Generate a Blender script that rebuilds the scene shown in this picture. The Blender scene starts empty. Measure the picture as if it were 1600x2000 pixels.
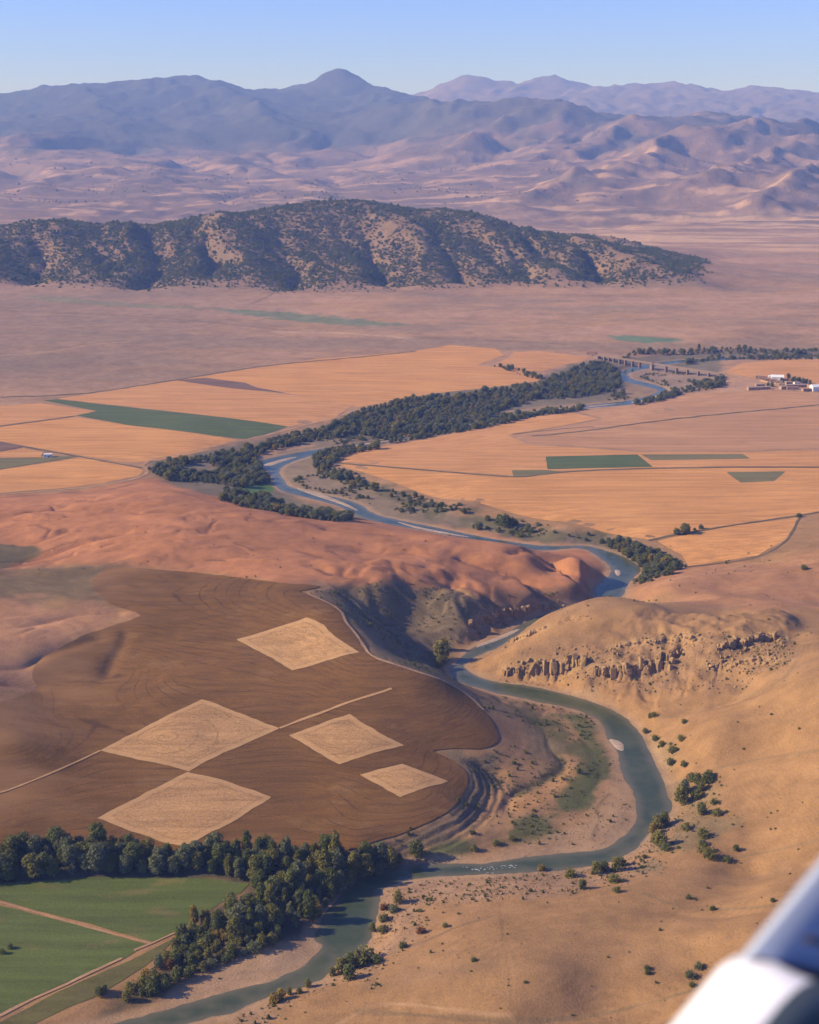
import bpy, math, random, time
_T0 = time.time()
def tick(w): print('TICK %-18s %.1f' % (w, time.time() - _T0))
import numpy as np
from mathutils import Vector, Matrix, geometry

random.seed(7); rng = np.random.default_rng(7)
SC = bpy.context.scene
COL = SC.collection
RAD = math.radians

# ------------------------------------------------------------------ camera, sky, sun, exposure
CAMZ, FPX, HORY = 350.0, 2747.0, 250.0          # metres above the river; focal length and eye level in photo pixels
TH = math.atan((1000 - HORY) / FPX)
cam_d = bpy.data.cameras.new('camera')
cam = bpy.data.objects.new('camera', cam_d); COL.objects.link(cam)
cam.location = (0, 0, CAMZ); cam.rotation_euler = (math.pi / 2 - TH, 0, 0)
cam_d.sensor_fit = 'VERTICAL'; cam_d.sensor_height = 70; cam_d.sensor_width = 56
cam_d.lens = FPX / 2000 * 70
cam_d.clip_start = 0.1; cam_d.clip_end = 120000
cam_d.dof.use_dof = True; cam_d.dof.focus_distance = 1500; cam_d.dof.aperture_fstop = 5.6
SC.camera = cam

SUN_EL, SUN_DIR = RAD(29), Vector((-1.0, -0.05, 0))   # towards the sun, seen from above
SUN_DIR.normalize()
world = bpy.data.worlds.new('World'); SC.world = world; world.use_nodes = True
wt = world.node_tree; wt.nodes.clear()
sky = wt.nodes.new('ShaderNodeTexSky'); sky.sky_type = 'NISHITA'; sky.sun_disc = False
sky.sun_elevation = SUN_EL
sky.sun_rotation = math.atan2(SUN_DIR.x, SUN_DIR.y)
sky.altitude = 900; sky.air_density = 1.0; sky.dust_density = 0.6; sky.ozone_density = 2.5
bg = wt.nodes.new('ShaderNodeBackground'); bg.inputs['Strength'].default_value = 0.08
wo = wt.nodes.new('ShaderNodeOutputWorld')
wb = wt.nodes.new('ShaderNodeMix'); wb.data_type = 'RGBA'; wb.blend_type = 'MULTIPLY'; wb.inputs[0].default_value = 1
wb.inputs[7].default_value = (.69, .84, 1.74, 1)                  # the film's cool balance
wt.links.new(sky.outputs[0], wb.inputs[6]); wt.links.new(wb.outputs[2], bg.inputs[0]); wt.links.new(bg.outputs[0], wo.inputs[0])

sun_d = bpy.data.lights.new('sun', 'SUN'); sun_d.energy = 4.6; sun_d.angle = RAD(0.53); sun_d.color = (1.0, 0.83, 0.58)
sun = bpy.data.objects.new('sun', sun_d); COL.objects.link(sun)
sv = Vector((SUN_DIR.x * math.cos(SUN_EL), SUN_DIR.y * math.cos(SUN_EL), math.sin(SUN_EL)))
sun.rotation_euler = sv.to_track_quat('Z', 'Y').to_euler(); sun.location = (-300, 300, 900)

vs = SC.view_settings
vs.view_transform = 'Standard'; vs.look = 'None'; vs.exposure = 0.68; vs.gamma = 1; vs.use_curve_mapping = False
SC.render.engine = 'CYCLES'
SC.cycles.use_denoising = True; SC.cycles.denoiser = 'OPENIMAGEDENOISE'; SC.cycles.denoising_input_passes = 'RGB_ALBEDO_NORMAL'; SC.cycles.denoising_prefilter = 'ACCURATE'
SC.cycles.max_bounces = 6; SC.cycles.diffuse_bounces = 2; SC.cycles.glossy_bounces = 2
SC.cycles.transmission_bounces = 3; SC.cycles.volume_bounces = 0; SC.cycles.transparent_max_bounces = 6
SC.cycles.caustics_reflective = False; SC.cycles.caustics_refractive = False

# ------------------------------------------------------------------ pixel <-> place
ct, st = math.cos(TH), math.sin(TH)
def ray(px, py):
    rx = (np.asarray(px, float) - 800) / FPX; ry = -(np.asarray(py, float) - 1000) / FPX
    return rx, ct + ry * st, -st + ry * ct
def at_z(px, py, z):
    dx, dy, dz = ray(px, py); t = (np.asarray(z, float) - CAMZ) / dz
    return np.stack([dx * t, dy * t, np.broadcast_to(np.asarray(z, float), t.shape)], -1)
def at_d(px, py, d):
    dx, dy, dz = ray(px, py); d = np.asarray(d, float)
    return np.stack([dx * d, dy * d, CAMZ + dz * d], -1)

# ------------------------------------------------------------------ noise
_perm = np.random.default_rng(3).permutation(256); _perm = np.concatenate([_perm, _perm, _perm])
_ga = np.random.default_rng(4).uniform(0, 2 * np.pi, 256); _gx, _gy = np.cos(_ga), np.sin(_ga)
def perlin(x, y):
    xi = np.floor(x).astype(np.int64); yi = np.floor(y).astype(np.int64)
    xf = x - xi; yf = y - yi; xi &= 255; yi &= 255
    u = xf * xf * xf * (xf * (xf * 6 - 15) + 10); v = yf * yf * yf * (yf * (yf * 6 - 15) + 10)
    def g(ix, iy, fx, fy):
        k = _perm[_perm[ix] + iy]; return _gx[k] * fx + _gy[k] * fy
    a = g(xi, yi, xf, yf); b = g(xi + 1, yi, xf - 1, yf)
    c = g(xi, yi + 1, xf, yf - 1); d = g(xi + 1, yi + 1, xf - 1, yf - 1)
    return (a + u * (b - a) + v * ((c + u * (d - c)) - (a + u * (b - a)))) * 1.5
def fbm(x, y, scale, octv=4, gain=0.5, seed=0.0):
    s = 0; a = 1; f = 1.0 / scale
    for i in range(octv):
        s = s + a * perlin(x * f + 17.3 * i + seed, y * f - 9.1 * i + seed * 1.7); a *= gain; f *= 2.03
    return s
def ridged(x, y, scale, octv=5, gain=0.5, seed=0.0):
    s = 0; a = 1; f = 1.0 / scale; w = 1
    for i in range(octv):
        n = 1 - np.abs(perlin(x * f + 11.7 * i + seed, y * f + 5.3 * i + seed)) * 1.6
        n = np.clip(n, 0, 1) ** 2 * w; s = s + a * n; w = np.clip(n * 1.6, 0, 1); a *= gain; f *= 2.05
    return s
def billow(x, y, scale, octv=5, gain=0.5, seed=0.0):
    s = 0; a = 1; f = 1.0 / scale
    for i in range(octv):
        s = s + a * (np.sqrt(perlin(x * f + 13.1 * i + seed, y * f + 7.9 * i - seed) ** 2 + .004) - .3); a *= gain; f *= 2.1
    return s
def sstep(a, b, x):
    t = np.clip((x - a) / (b - a), 0, 1); return t * t * (3 - 2 * t)

def seg_dist(X, Y, pts, closed=False):
    """distance to a polyline, and the parameter (index) of the nearest place"""
    best = np.full(X.shape, 1e9); par = np.zeros(X.shape)
    n = len(pts); rngs = range(n if closed else n - 1)
    for i in rngs:
        ax, ay = pts[i][0], pts[i][1]; bx, by = pts[(i + 1) % n][0], pts[(i + 1) % n][1]
        dx, dy = bx - ax, by - ay; L = dx * dx + dy * dy + 1e-9
        t = np.clip(((X - ax) * dx + (Y - ay) * dy) / L, 0, 1)
        d = np.hypot(X - ax - t * dx, Y - ay - t * dy)
        m = d < best; best = np.where(m, d, best); par = np.where(m, i + t, par)
    return best, par
def inside(X, Y, pts):
    c = np.zeros(X.shape, bool); n = len(pts)
    for i in range(n):
        ax, ay = pts[i][0], pts[i][1]; bx, by = pts[(i + 1) % n][0], pts[(i + 1) % n][1]
        if ay == by: continue
        c ^= ((ay > Y) != (by > Y)) & (X < (bx - ax) * (Y - ay) / (by - ay) + ax)
    return c
def sdist(X, Y, pts, pad=60):
    """signed distance, negative inside; +pad outside the padded box"""
    P = np.asarray(pts)[:, :2]
    out = np.full(X.shape, float(pad))
    m = (X > P[:, 0].min() - pad) & (X < P[:, 0].max() + pad) & (Y > P[:, 1].min() - pad) & (Y < P[:, 1].max() + pad)
    if m.any():
        x, y = X[m], Y[m]; d, _ = seg_dist(x, y, P, True); d[inside(x, y, P)] *= -1; out[m] = np.minimum(d, pad)
    return out
def spline(pts, n=6, closed=False):
    """Catmull-Rom through pixel points"""
    P = np.asarray(pts, float); N = len(P); out = []
    for i in range(N if closed else N - 1):
        if closed: p0, p1, p2, p3 = P[(i - 1) % N], P[i], P[(i + 1) % N], P[(i + 2) % N]
        else: p0, p1, p2, p3 = P[max(i - 1, 0)], P[i], P[i + 1], P[min(i + 2, N - 1)]
        for k in range(n):
            t = k / n
            out.append(0.5 * ((2 * p1) + (-p0 + p2) * t + (2 * p0 - 5 * p1 + 4 * p2 - p3) * t * t + (-p0 + 3 * p1 - 3 * p2 + p3) * t ** 3))
    if not closed: out.append(P[-1])
    return np.array(out)

# ------------------------------------------------------------------ the river's outline (photo pixels, water level z = 0)
LB = [(60,2045),(150,2015),(240,1994),(320,1973),(390,1953),(450,1935),(525,1917),(575,1896),(598,1880),(630,1850),(612,1835),(625,1800),(650,1768),(670,1740),(700,1716),
      (750,1697),(800,1689),(890,1686),(950,1687),(1000,1678),(1100,1666),(1170,1660),(1200,1646),(1235,1616),(1243,1590),(1240,1556),
      (1225,1530),(1214,1508),(1210,1485),(1200,1460),(1186,1440),(1180,1420),(1160,1400),(1120,1385),(1060,1372),(1010,1362),(965,1352),
      (900,1333),(884,1318),(882,1303),(905,1280),(925,1264),(950,1254),(985,1241),(1015,1221),(1045,1206),(1100,1192),(1150,1180),(1168,1174),(1160,1150),(1184,1132),
      (1193,1110),(1172,1090),(1135,1071),(1060,1075),(960,1062),(850,1040),(740,1020),(690,1003),(655,986),(600,972),(555,960),(537,946),(532,930),(520,916),(497,906),
      (520,897),(575,885),(625,877),(700,866),(800,852),(880,838),(930,828),(955,815),(1000,805),(1080,800),(1150,791),(1225,783),(1266,773),(1285,763),(1262,755),(1225,746),(1212,738),
      (1220,722),(1300,706),(1400,700),(1500,697),(1700,694)]
RB = [(130,2060),(290,2025),(400,1991),(450,1980),(530,1946),(625,1915),(655,1886),(718,1846),(738,1782),(743,1746),(765,1730),(800,1719),(900,1710),(1000,1706),
      (1100,1700),(1180,1686),(1230,1666),(1260,1641),(1275,1620),(1295,1600),(1312,1579),(1304,1553),(1294,1520),(1280,1490),(1255,1440),(1220,1401),
      (1180,1380),(1120,1360),(1040,1341),(965,1331),(920,1315),(908,1302),(920,1288),(965,1268),(985,1257),(1010,1241),(1055,1210),(1110,1200),(1170,1190),
      (1212,1168),(1225,1146),(1240,1126),(1252,1114),(1240,1100),(1215,1086),(1180,1075),(1140,1066),(1060,1066),(960,1052),(850,1030),(760,1012),(725,1000),(700,984),(650,970),
      (600,960),(565,950),(555,938),(546,923),(556,910),(590,896),(645,881),(710,869),(810,856),(890,843),(945,832),(970,822),(1010,812),(1090,805),(1160,796),(1235,790),(1285,779),
      (1305,763),(1280,752),(1240,742),(1228,735),(1235,727),(1310,711),(1410,704),(1500,700),(1700,697)]
riv_px = np.concatenate([spline(LB, 4), spline(RB, 4)[::-1]])
RIV = at_z(riv_px[:, 0], riv_px[:, 1], 0.0)[:, :2]
_l = spline(LB, 4); _r = spline(RB, 4)

# ------------------------------------------------------------------ the lie of the land: places read off the photo with a height each
ZP = """-500,1720,3 0,1720,3 200,1715,3 450,1720,3 0,1995,3 150,1955,3 300,1850,3 100,1850,3 -400,1900,4 0,1690,4 300,1690,4 600,1715,3 760,1685,3
1000,1500,5 1100,1450,3 1150,1500,2.5 1000,1600,3 1100,1600,2 850,1672,3 1060,1420,4 960,1580,3.5 1180,1600,1.6 1080,1530,3 940,1650,2.5 500,1850,3 420,1880,2.5 540,1890,1.5
-400,1640,14 0,1640,11 200,1650,9 380,1655,8 560,1660,7 700,1645,9 800,1610,10.5 880,1575,11 905,1510,12 862,1468,14 965,1440,12 1015,1440,7 1005,1400,9 950,1395,15 890,1350,21 850,1325,28 760,1290,34 720,1278,36 680,1212,39 665,1190,40 610,1158,40
500,1130,38 400,1120,34 250,1120,33 100,1110,32 -300,1110,34
600,1550,11 350,1580,11 200,1600,11 360,1450,20 470,1420,21 540,1424,20 670,1440,21 790,1525,15 800,1400,22 600,1350,26 580,1260,31 450,1260,29 350,1330,25 330,1260,28 300,1400,21 240,1310,20 205,1280,24 270,1250,28 180,1350,20 120,1400,20 30,1450,26 -60,1460,26 0,1550,16 120,1560,14 160,1480,18
60,1240,33 140,1180,35 0,1340,26 80,1340,21 0,1180,36 -300,1250,36 -300,1450,26
380,1000,42 330,960,38 480,1000,40 200,1000,36 0,1000,30 100,1040,33 0,1060,28 60,1085,26 560,1010,38 300,1060,40 500,1080,38 700,1090,32 640,1025,36 740,1035,33 850,1050,32 950,1060,31 1040,1075,29 1110,1082,26 1150,1100,20 1175,1125,10
900,1100,27 1000,1110,23 1050,1130,17 1120,1145,14 1150,1165,9 1000,1150,18 1060,1180,9 950,1180,16 1080,1105,17 860,1150,26 760,1130,36 720,1160,30 800,1190,17 870,1220,9 760,1220,15 820,1260,6 840,1310,5 780,1275,16 960,1200,9
-400,1000,20 0,965,9 150,960,8 260,940,9 300,940,9 420,965,8 560,1000,3
1005,1245,10 1060,1207,22 1120,1182,31 1180,1168,37 1280,1178,40 1400,1195,42 1600,1195,44 1900,1200,46
950,1300,5 1000,1285,13 1100,1255,25 1250,1250,31 1400,1255,37 1520,1245,41 980,1322,3 1100,1327,7 1200,1335,12 1320,1330,17 1480,1340,27 1200,1385,2 1300,1400,9 1400,1380,18 1540,1310,36
1300,1450,6 1400,1450,17 1500,1420,26 1600,1390,38 1600,1500,33 1450,1520,17 1380,1545,7 1330,1600,3 1420,1610,11 1500,1590,19 1600,1590,28 1600,1700,26 1450,1690,15 1310,1690,6 1200,1715,4 1000,1735,4 850,1775,4 800,1850,6 1000,1850,15 1000,1790,9 1200,1790,14 1400,1790,21 1600,1850,34 1900,1600,44 1900,1850,50
690,1900,3 600,1965,3 800,1950,10 900,1920,14 1000,1960,18 1070,1890,20 1180,1900,17.5 1300,1950,18 1000,2050,12 700,2040,6 1400,2050,22 1700,2050,40 1200,2020,14 1250,1860,20
1300,1120,5 1400,1130,12 1500,1140,19 1600,1090,22 1600,1140,25 1500,1060,12 1400,1105,8 1250,1150,6 1280,1160,12 1340,1160,16 1560,1010,11 1900,1050,26
720,900,7 900,995,7 1100,1035,7 1250,1055,7 1340,1090,7 1600,900,9 1300,900,8 1000,850,7 1300,800,9 1600,775,9 1600,715,9 800,890,7 700,915,6 1900,900,10 1450,720,8 1500,740,9
650,930,2 800,980,2 900,1012,2 1050,1042,2 1150,1058,2 760,985,1.5 600,940,1.5 1330,740,2 1150,780,2 720,860,2 500,885,2
-400,900,8 0,900,8 200,900,8 270,915,8 400,868,8 600,825,8 0,800,8 300,780,9 700,720,9 900,720,9 700,790,8 1040,745,8 1140,700,8 900,762,8 -400,750,11
400,920,2 500,940,2 600,850,2.5 800,812,2.5 1000,785,2.5 1150,740,2.5 460,900,2.5
0,700,12 400,700,12 800,680,11 0,620,15 400,635,14 800,650,13 1200,630,14 1600,640,14 1200,680,8 1450,655,15 -400,600,16 1900,640,15 1500,670,8 1900,560,18
0,585,16 300,600,16 600,600,17 900,590,18 1200,585,19 1500,590,19 1600,560,20 1420,560,22 1380,570,21
0,556,28 150,588,20 330,592,20 460,575,26 560,570,30 700,592,22 850,570,26 1000,560,27 1200,568,24 1330,568,22"""
DP = """0,470,3262 80,449,3334 200,464,3282 350,454,3317 450,435,3383 540,414,3455 600,401,3500 680,391,3534 740,402,3496 800,418,3441 880,430,3400 960,446,3345 1060,473,3251 1150,491,3189 1250,508,3131 1310,530,3055 1352,548,2993 0,500,3158 200,500,3158 350,490,3193 500,480,3227 600,470,3262 680,450,3331 800,480,3227 950,490,3193 1060,505,3141 1200,525,3072 100,530,3055 300,540,3020 450,540,3020 600,530,3055 750,540,3020 900,530,3055 1100,535,3038 1260,545,3003 -200,476,3241 -200,510,3124
-300,440,4700 100,432,4900 300,418,5200 600,392,5700 900,410,5400 1000,425,5100 1200,460,4500 1300,480,4200 1600,500,3900 1450,520,3750 1900,470,4400
-300,400,5600 0,395,5700 300,375,6200 600,350,6900 900,370,6400 1200,400,5700 1400,420,5300 1600,440,4900
0,340,7200 300,320,7900 600,315,8200 900,330,7600 1100,345,7200 1300,350,7000 1500,370,6500 -300,340,7200
0,262,9900 250,262,10000 450,262,10000 600,285,9400 720,285,9500 820,262,9700
-300,200,12300 -100,192,12500 0,184,12500 100,165,12600 220,160,12600 370,152,12700 430,162,12600 490,178,12500 520,182,12500 590,180,12400 640,158,12600 668,149,12700 720,168,12500 770,180,12300 830,208,11800 890,228,11400
250,205,11400 450,215,11300 620,225,11200 760,235,10900 50,220,11400
900,226,10400 980,213,9900 1040,205,9800 1080,205,9700 1180,222,9500 1320,238,9200 1450,246,8900 1530,250,8800 1600,262,8600 1900,262,8500
850,270,9300 900,290,8700 1000,270,8900 1100,265,8800 1200,280,8400 1300,280,8300 1400,290,8000 1500,310,7500 1600,310,7500
820,198,17000 850,184,17000 905,166,17200 960,172,17200 1020,170,17200 1075,160,17300 1130,178,17100 1200,183,17000 1320,172,17000 1400,185,16800 1480,177,16800 1600,185,16600 1900,178,16600 700,195,17000
900,212,14500 1100,222,14000 1250,232,13600 1450,240,13200 1600,248,13000 1900,250,12800"""
zp = np.array([[float(v) for v in s.split(',')] for s in ZP.split()])
dp = np.array([[float(v) for v in s.split(',')] for s in DP.split()])
CP = [at_z(zp[:, 0], zp[:, 1], zp[:, 2]), at_d(dp[:, 0], dp[:, 1], dp[:, 2])]
mid = at_z(np.array(LB)[::2, 0], np.array(LB)[::2, 1], 0.6)
CP += [mid, at_z(np.array(RB)[::2, 0], np.array(RB)[::2, 1], 0.6)]
# ground the camera cannot see: behind crests, beside the frame
CP.append(np.array([(-2600,4300,25),(-1700,4200,22),(-900,4250,25),(-300,4350,28),(300,4250,28),(800,4000,24),(-6000,14500,350),(-3000,14800,350),(-1000,14600,380),(200,14000,320),
                    (-9000,12500,500),(9000,12500,500),(-10000,20500,350),(-3000,20500,350),(3000,20500,300),(9000,20500,300),(-12000,26000,300),(0,26000,300),(12000,26000,300),
                    (300,11600,230),(1500,11400,240),(2800,11000,240),(4500,10800,260),(-200,300,15),(0,250,20),(250,280,35),(-600,600,10),(900,900,60),(1100,1300,50),(1400,1800,25),(-1400,1600,14),(-2600,2600,16),
                    (2600,2600,18),(-5000,5000,60),(5000,5000,60),(-3500,3600,20),(3500,3600,30),(600,520,45)], float))
CP = np.concatenate(CP)
Y0 = 200.0
def warp(x, y): return np.stack([x / (y + Y0), np.log(y + Y0)], -1)
cw = warp(CP[:, 0], CP[:, 1]); CC = 0.010
def kern(a, b): return -np.sqrt(((a[:, None, :] - b[None]) ** 2).sum(-1) + CC * CC)
n = len(CP); lam = 0.0003
A = np.zeros((n + 3, n + 3)); A[:n, :n] = kern(cw, cw) - np.eye(n) * lam * -1
A[:n, n] = 1; A[:n, n + 1:n + 3] = cw; A[n:, :n] = A[:n, n:].T
# heights are solved relative to distance so that far mountains do not swamp the near ground
scl = (CP[:, 1] + Y0)
rhs = np.zeros(n + 3); rhs[:n] = CP[:, 2] / scl
sol = np.linalg.solve(A, rhs)
def base_height(x, y):
    q = warp(x, y)
    return (kern(q, cw) @ sol[:n] + sol[n] + q @ sol[n + 1:]) * (y + Y0)

# ------------------------------------------------------------------ height lattice: finer near, coarser far
ys = [235.0]
while ys[-1] < 26500:
    y = ys[-1]
    stp = 1.6 if y < 440 else min(max(y * y / (1406 * 330), 0.62), y * 0.0031)
    ys.append(y + stp)
ROWS = np.array(ys); NU = 860; U = np.linspace(-0.41, 0.41, NU)
XX = U[None, :] * (ROWS[:, None] + Y0); YY = np.broadcast_to(ROWS[:, None], XX.shape).copy()
# coarse evaluation then cubic upsampling
lr = np.log(ROWS + Y0); NCV, NCU = 420, 240
cv = np.linspace(lr[0], lr[-1], NCV); cu = np.linspace(U[0], U[-1], NCU)
gy = np.exp(cv) - Y0
cg = np.empty((NCV, NCU))
for i in range(NCV):
    cg[i] = base_height(cu * (gy[i] + Y0), np.full(NCU, gy[i])) / (gy[i] + Y0)
def cubic_w(t):
    return np.stack([-0.5 * t + t * t - 0.5 * t ** 3, 1 - 2.5 * t * t + 1.5 * t ** 3, 0.5 * t + 2 * t * t - 1.5 * t ** 3, -0.5 * t * t + 0.5 * t ** 3], -1)
def resample(arr, coord, axis):
    k = np.clip(np.floor(coord).astype(int), 0, arr.shape[axis] - 2); w = cubic_w(coord - k)
    out = 0
    for j in range(4):
        a = np.take(arr, np.clip(k + j - 1, 0, arr.shape[axis] - 1), axis)
        out = out + a * (w[:, j][:, None] if axis == 0 else w[:, j][None, :])
    return out
hb = resample(resample(cg, (lr - cv[0]) / (cv[1] - cv[0]), 0), (U - cu[0]) / (cu[1] - cu[0]), 1) * (ROWS[:, None] + Y0)
HH = hb
tick('relief')
lrow = np.arange(len(ROWS), dtype=float)
def H_at(x, y):
    x = np.asarray(x, float); y = np.asarray(y, float)
    r = np.clip(np.interp(y, ROWS, lrow), 0, len(ROWS) - 1.001); c = np.clip((x / (y + Y0) - U[0]) / (U[1] - U[0]), 0, NU - 1.001)
    ri = r.astype(int); ci = c.astype(int); fr = r - ri; fc = c - ci
    return (HH[ri, ci] * (1 - fr) * (1 - fc) + HH[ri + 1, ci] * fr * (1 - fc) + HH[ri, ci + 1] * (1 - fr) * fc + HH[ri + 1, ci + 1] * fr * fc)
_tt = np.concatenate([np.arange(300, 5000, 2.0), np.geomspace(5000, 26000, 900)])
def hit(px, py):
    """first place where the sight line through a photo pixel meets the land"""
    out = []
    for a, b in zip(np.atleast_1d(px), np.atleast_1d(py)):
        dx, dy, dz = ray(a, b); X, Y, Z = dx * _tt, dy * _tt, CAMZ + dz * _tt
        below = Z < H_at(X, Y)
        k = int(np.argmax(below)) if below.any() else len(_tt) - 1
        g0 = Z[k - 1] - H_at(X[k - 1], Y[k - 1]); g1 = Z[k] - H_at(X[k], Y[k]); f = float(np.clip(g0 / (g0 - g1 + 1e-9), 0, 1))
        t = _tt[k - 1] + f * (_tt[k] - _tt[k - 1]); out.append((dx * t, dy * t, CAMZ + dz * t))
    return np.array(out)
def hitpoly(pts, n=4, closed=True):
    p = spline(pts, n, closed) if n > 1 else np.array(pts, float)
    return hit(p[:, 0], p[:, 1])[:, :2]

# ------------------------------------------------------------------ soil and ground-cover colours of the land (true surface colours)

tick('base')
DD = ROWS[:, None] + 0 * XX
# river: signed distance, computed band by band
riv_sd = np.full(XX.shape, 80.0)
E0 = RIV; E1 = np.roll(RIV, -1, 0)
nr = int(np.searchsorted(ROWS, RIV[:, 1].max() + 90))
for r0 in range(0, nr, 24):
    r1 = min(r0 + 24, nr); y0, y1 = ROWS[r0] - 80, ROWS[r1 - 1] + 80
    sel = (np.maximum(E0[:, 1], E1[:, 1]) > y0) & (np.minimum(E0[:, 1], E1[:, 1]) < y1)
    if not sel.any(): continue
    a, b = E0[sel], E1[sel]
    x, y = XX[r0:r1], YY[r0:r1]
    cm = (x.max(0) > min(a[:, 0].min(), b[:, 0].min()) - 80) & (x.min(0) < max(a[:, 0].max(), b[:, 0].max()) + 80)
    x, y = x[:, cm], y[:, cm]; best = np.full(x.shape, 80.0); c = np.zeros(x.shape, bool)
    for (ax, ay), (bx, by) in zip(a, b):
        dx, dy = bx - ax, by - ay; t = np.clip(((x - ax) * dx + (y - ay) * dy) / (dx * dx + dy * dy + 1e-9), 0, 1)
        best = np.minimum(best, np.hypot(x - ax - t * dx, y - ay - t * dy))
        if ay != by: c ^= ((ay > y) != (by > y)) & (x < (bx - ax) * (y - ay) / (by - ay) + ax)
    riv_sd[r0:r1, cm] = np.where(c, -best, best)

# relief
WXn = fbm(XX, YY, 900, 2, seed=3.1); WYn = fbm(XX, YY, 900, 2, seed=8.7)
farm = sstep(4300, 5600, YY)
rise = np.clip((hb - 70) / 420, 0, 1)
nf = int(np.searchsorted(ROWS, 4000))
h = hb.copy()
xf, yf = XX[nf:] + 330 * WXn[nf:], YY[nf:] + 330 * WYn[nf:]
spx, spy = xf * .84 - yf * .54, xf * .54 + yf * .84                # across and along the spurs
wr_ = sstep(-600, 900, XX[nf:]); wl_ = 1 - .55 * sstep(300, -900, XX[nf:]) * sstep(9300, 10500, YY[nf:])
rg = billow(spx, spy * .30, 1050, 5, 0.42, seed=2.2) * wr_ + billow(xf * .97 + yf * .25, yf * .34, 1300, 5, .42, seed=5.5) * (1 - wr_)
h[nf:] += farm[nf:] * (rg * wl_ * (62 + 125 * np.clip(4 * rise[nf:] * (1.05 - rise[nf:]), 0, 1)) + fbm(XX[nf:], YY[nf:] * .8, 300, 5, 0.5, seed=1.2) * (9 + 8 * rise[nf:]) + billow(xf * 1.1, yf * .55, 330, 4, .5, seed=9.1) * (9 + 26 * rise[nf:]) * wl_)
for (px_, py_, d_, hh_, rr_) in [(668,149,12700,80,300),(1075,160,17300,90,700),(905,166,17200,70,500),(1320,172,17000,60,700),(1480,177,16800,50,600),(1045,204,9800,40,500)]:
    pk = at_d(px_, py_, d_); dq = np.hypot(XX[nf:] - pk[0], YY[nf:] - pk[1]); h[nf:] += hh_ * np.exp(-dq / rr_)
spn = 1 + .35 * fbm(XX[nf:], YY[nf:], 260, 3, seed=33)
def spur(pts, hh_, ww_):
    q = np.array(pts, float); P = at_d(q[:, 0], q[:, 1], q[:, 2])[:, :2]; P = spline(P, 2)
    d, t = seg_dist(XX[nf:] + 90 * WXn[nf:], YY[nf:] + 90 * WYn[nf:], P); e_ = sstep(0, 1.5, t) * sstep(len(P) - 1, len(P) * .55, t)
    h[nf:] += hh_ * np.exp(-d / ww_) * e_ * spn
spur([(1530,250,8800),(1400,300,8000),(1250,350,7000),(1080,392,6000),(980,412,5500)], 110, 230); spur([(1640,280,8200),(1520,330,7200),(1400,380,6200),(1300,415,5500)], 105, 200)
spur([(1330,240,9200),(1200,280,8500),(1050,320,7700),(900,350,7000)], 95, 230); spur([(1700,340,6800),(1580,370,6200),(1500,400,5700),(1440,430,5200)], 85, 170)
spur([(1120,210,9600),(1000,250,9200),(900,290,8600),(800,320,8000)], 90, 240); spur([(700,185,12200),(770,230,11200),(830,262,10300),(860,290,9500)], 120, 300)
spur([(400,160,12500),(470,205,11500),(520,250,10400),(560,285,9500)], 70, 260); spur([(150,170,12500),(190,215,11300),(240,255,10200),(260,285,9400)], 70, 260)
h[nf:] += farm[nf:] * sstep(.5, .9, rise[nf:]) * fbm(XX[nf:], YY[nf:], 240, 4, .6, seed=35) * 16
# the wooded hill: spurs and gullies running down its slopes
hillm = sstep(.214, .200, XX / YY) * sstep(25, 52, hb) * sstep(2700, 2800, YY) * (1 - sstep(3800, 4150, YY))
hs = slice(int(np.searchsorted(ROWS, 2600)), int(np.searchsorted(ROWS, 4500)))
xs_, ys_ = XX[hs] + 60 * fbm(XX[hs], YY[hs], 300, 2, seed=5), YY[hs]
sp = billow(xs_ + 0.35 * ys_, ys_ * 0.25, 230, 3, 0.42, seed=6.4)
crest = np.clip((hb[hs] - 40) / 120, 0, 1); prof = np.clip(4 * crest * (1.0 - crest), 0.06, 1)
spf = np.zeros_like(hb); spf[hs] = sp
h[hs] += hillm[hs] * (sp * 58 * prof + fbm(XX[hs], YY[hs], 60, 4, seed=9) * 2.5)
# near ground: soft undulation, gullied red hill, eroded slopes
near = 1 - sstep(2100, 2600, YY)
nn = int(np.searchsorted(ROWS, 3700)); nsl = slice(0, nn)
hilly = sstep(9, 24, hb[nsl]) * near[nsl]
xn, yn = XX[nsl] + 14 * fbm(XX[nsl], YY[nsl], 60, 2, seed=2), YY[nsl] + 14 * fbm(XX[nsl], YY[nsl], 60, 2, seed=4)
slopeN = np.zeros_like(hb[nsl])
gl = billow(xn, yn * 1.3, 110, 4, 0.5, seed=7.7)
h[nsl] += hilly * (fbm(XX[nsl], YY[nsl], 90, 3, seed=12) * 1.6)
def px_poly(pts, z, n=4): 
    p = spline(pts, n, True); return at_z(p[:, 0], p[:, 1], z)[:, :2]
redz = px_poly([(-60,985),(150,966),(300,948),(400,962),(560,1000),(720,1030),(900,1050),(1150,1085),(1185,1110),(1160,1170),(1060,1178),(940,1165),(870,1150),(760,1150),(620,1140),(400,1116),(300,1108),(140,1098),(-60,1112)], 33)
red_sd = sdist(XX[nsl], YY[nsl], redz, 60)
redm = sstep(10, -30, red_sd)
eastm = sstep(-60, 120, XX[nsl])
h[nsl] += redm * hilly * (gl * (1.0 + 7 * eastm))
lft = sstep(-60, -130, XX[nsl] + .12 * (YY[nsl] - 900)) * sstep(830, 880, YY[nsl]) * (1 - sstep(1250, 1350, YY[nsl]))
ero = billow(xn * .28 + .12 * yn, yn, 30, 4, .5, seed=27.0); h[nsl] += ero * np.clip(redm * hilly * (1.2 + 1.6 * eastm) + lft * 1.8, 0, 3)
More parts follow.
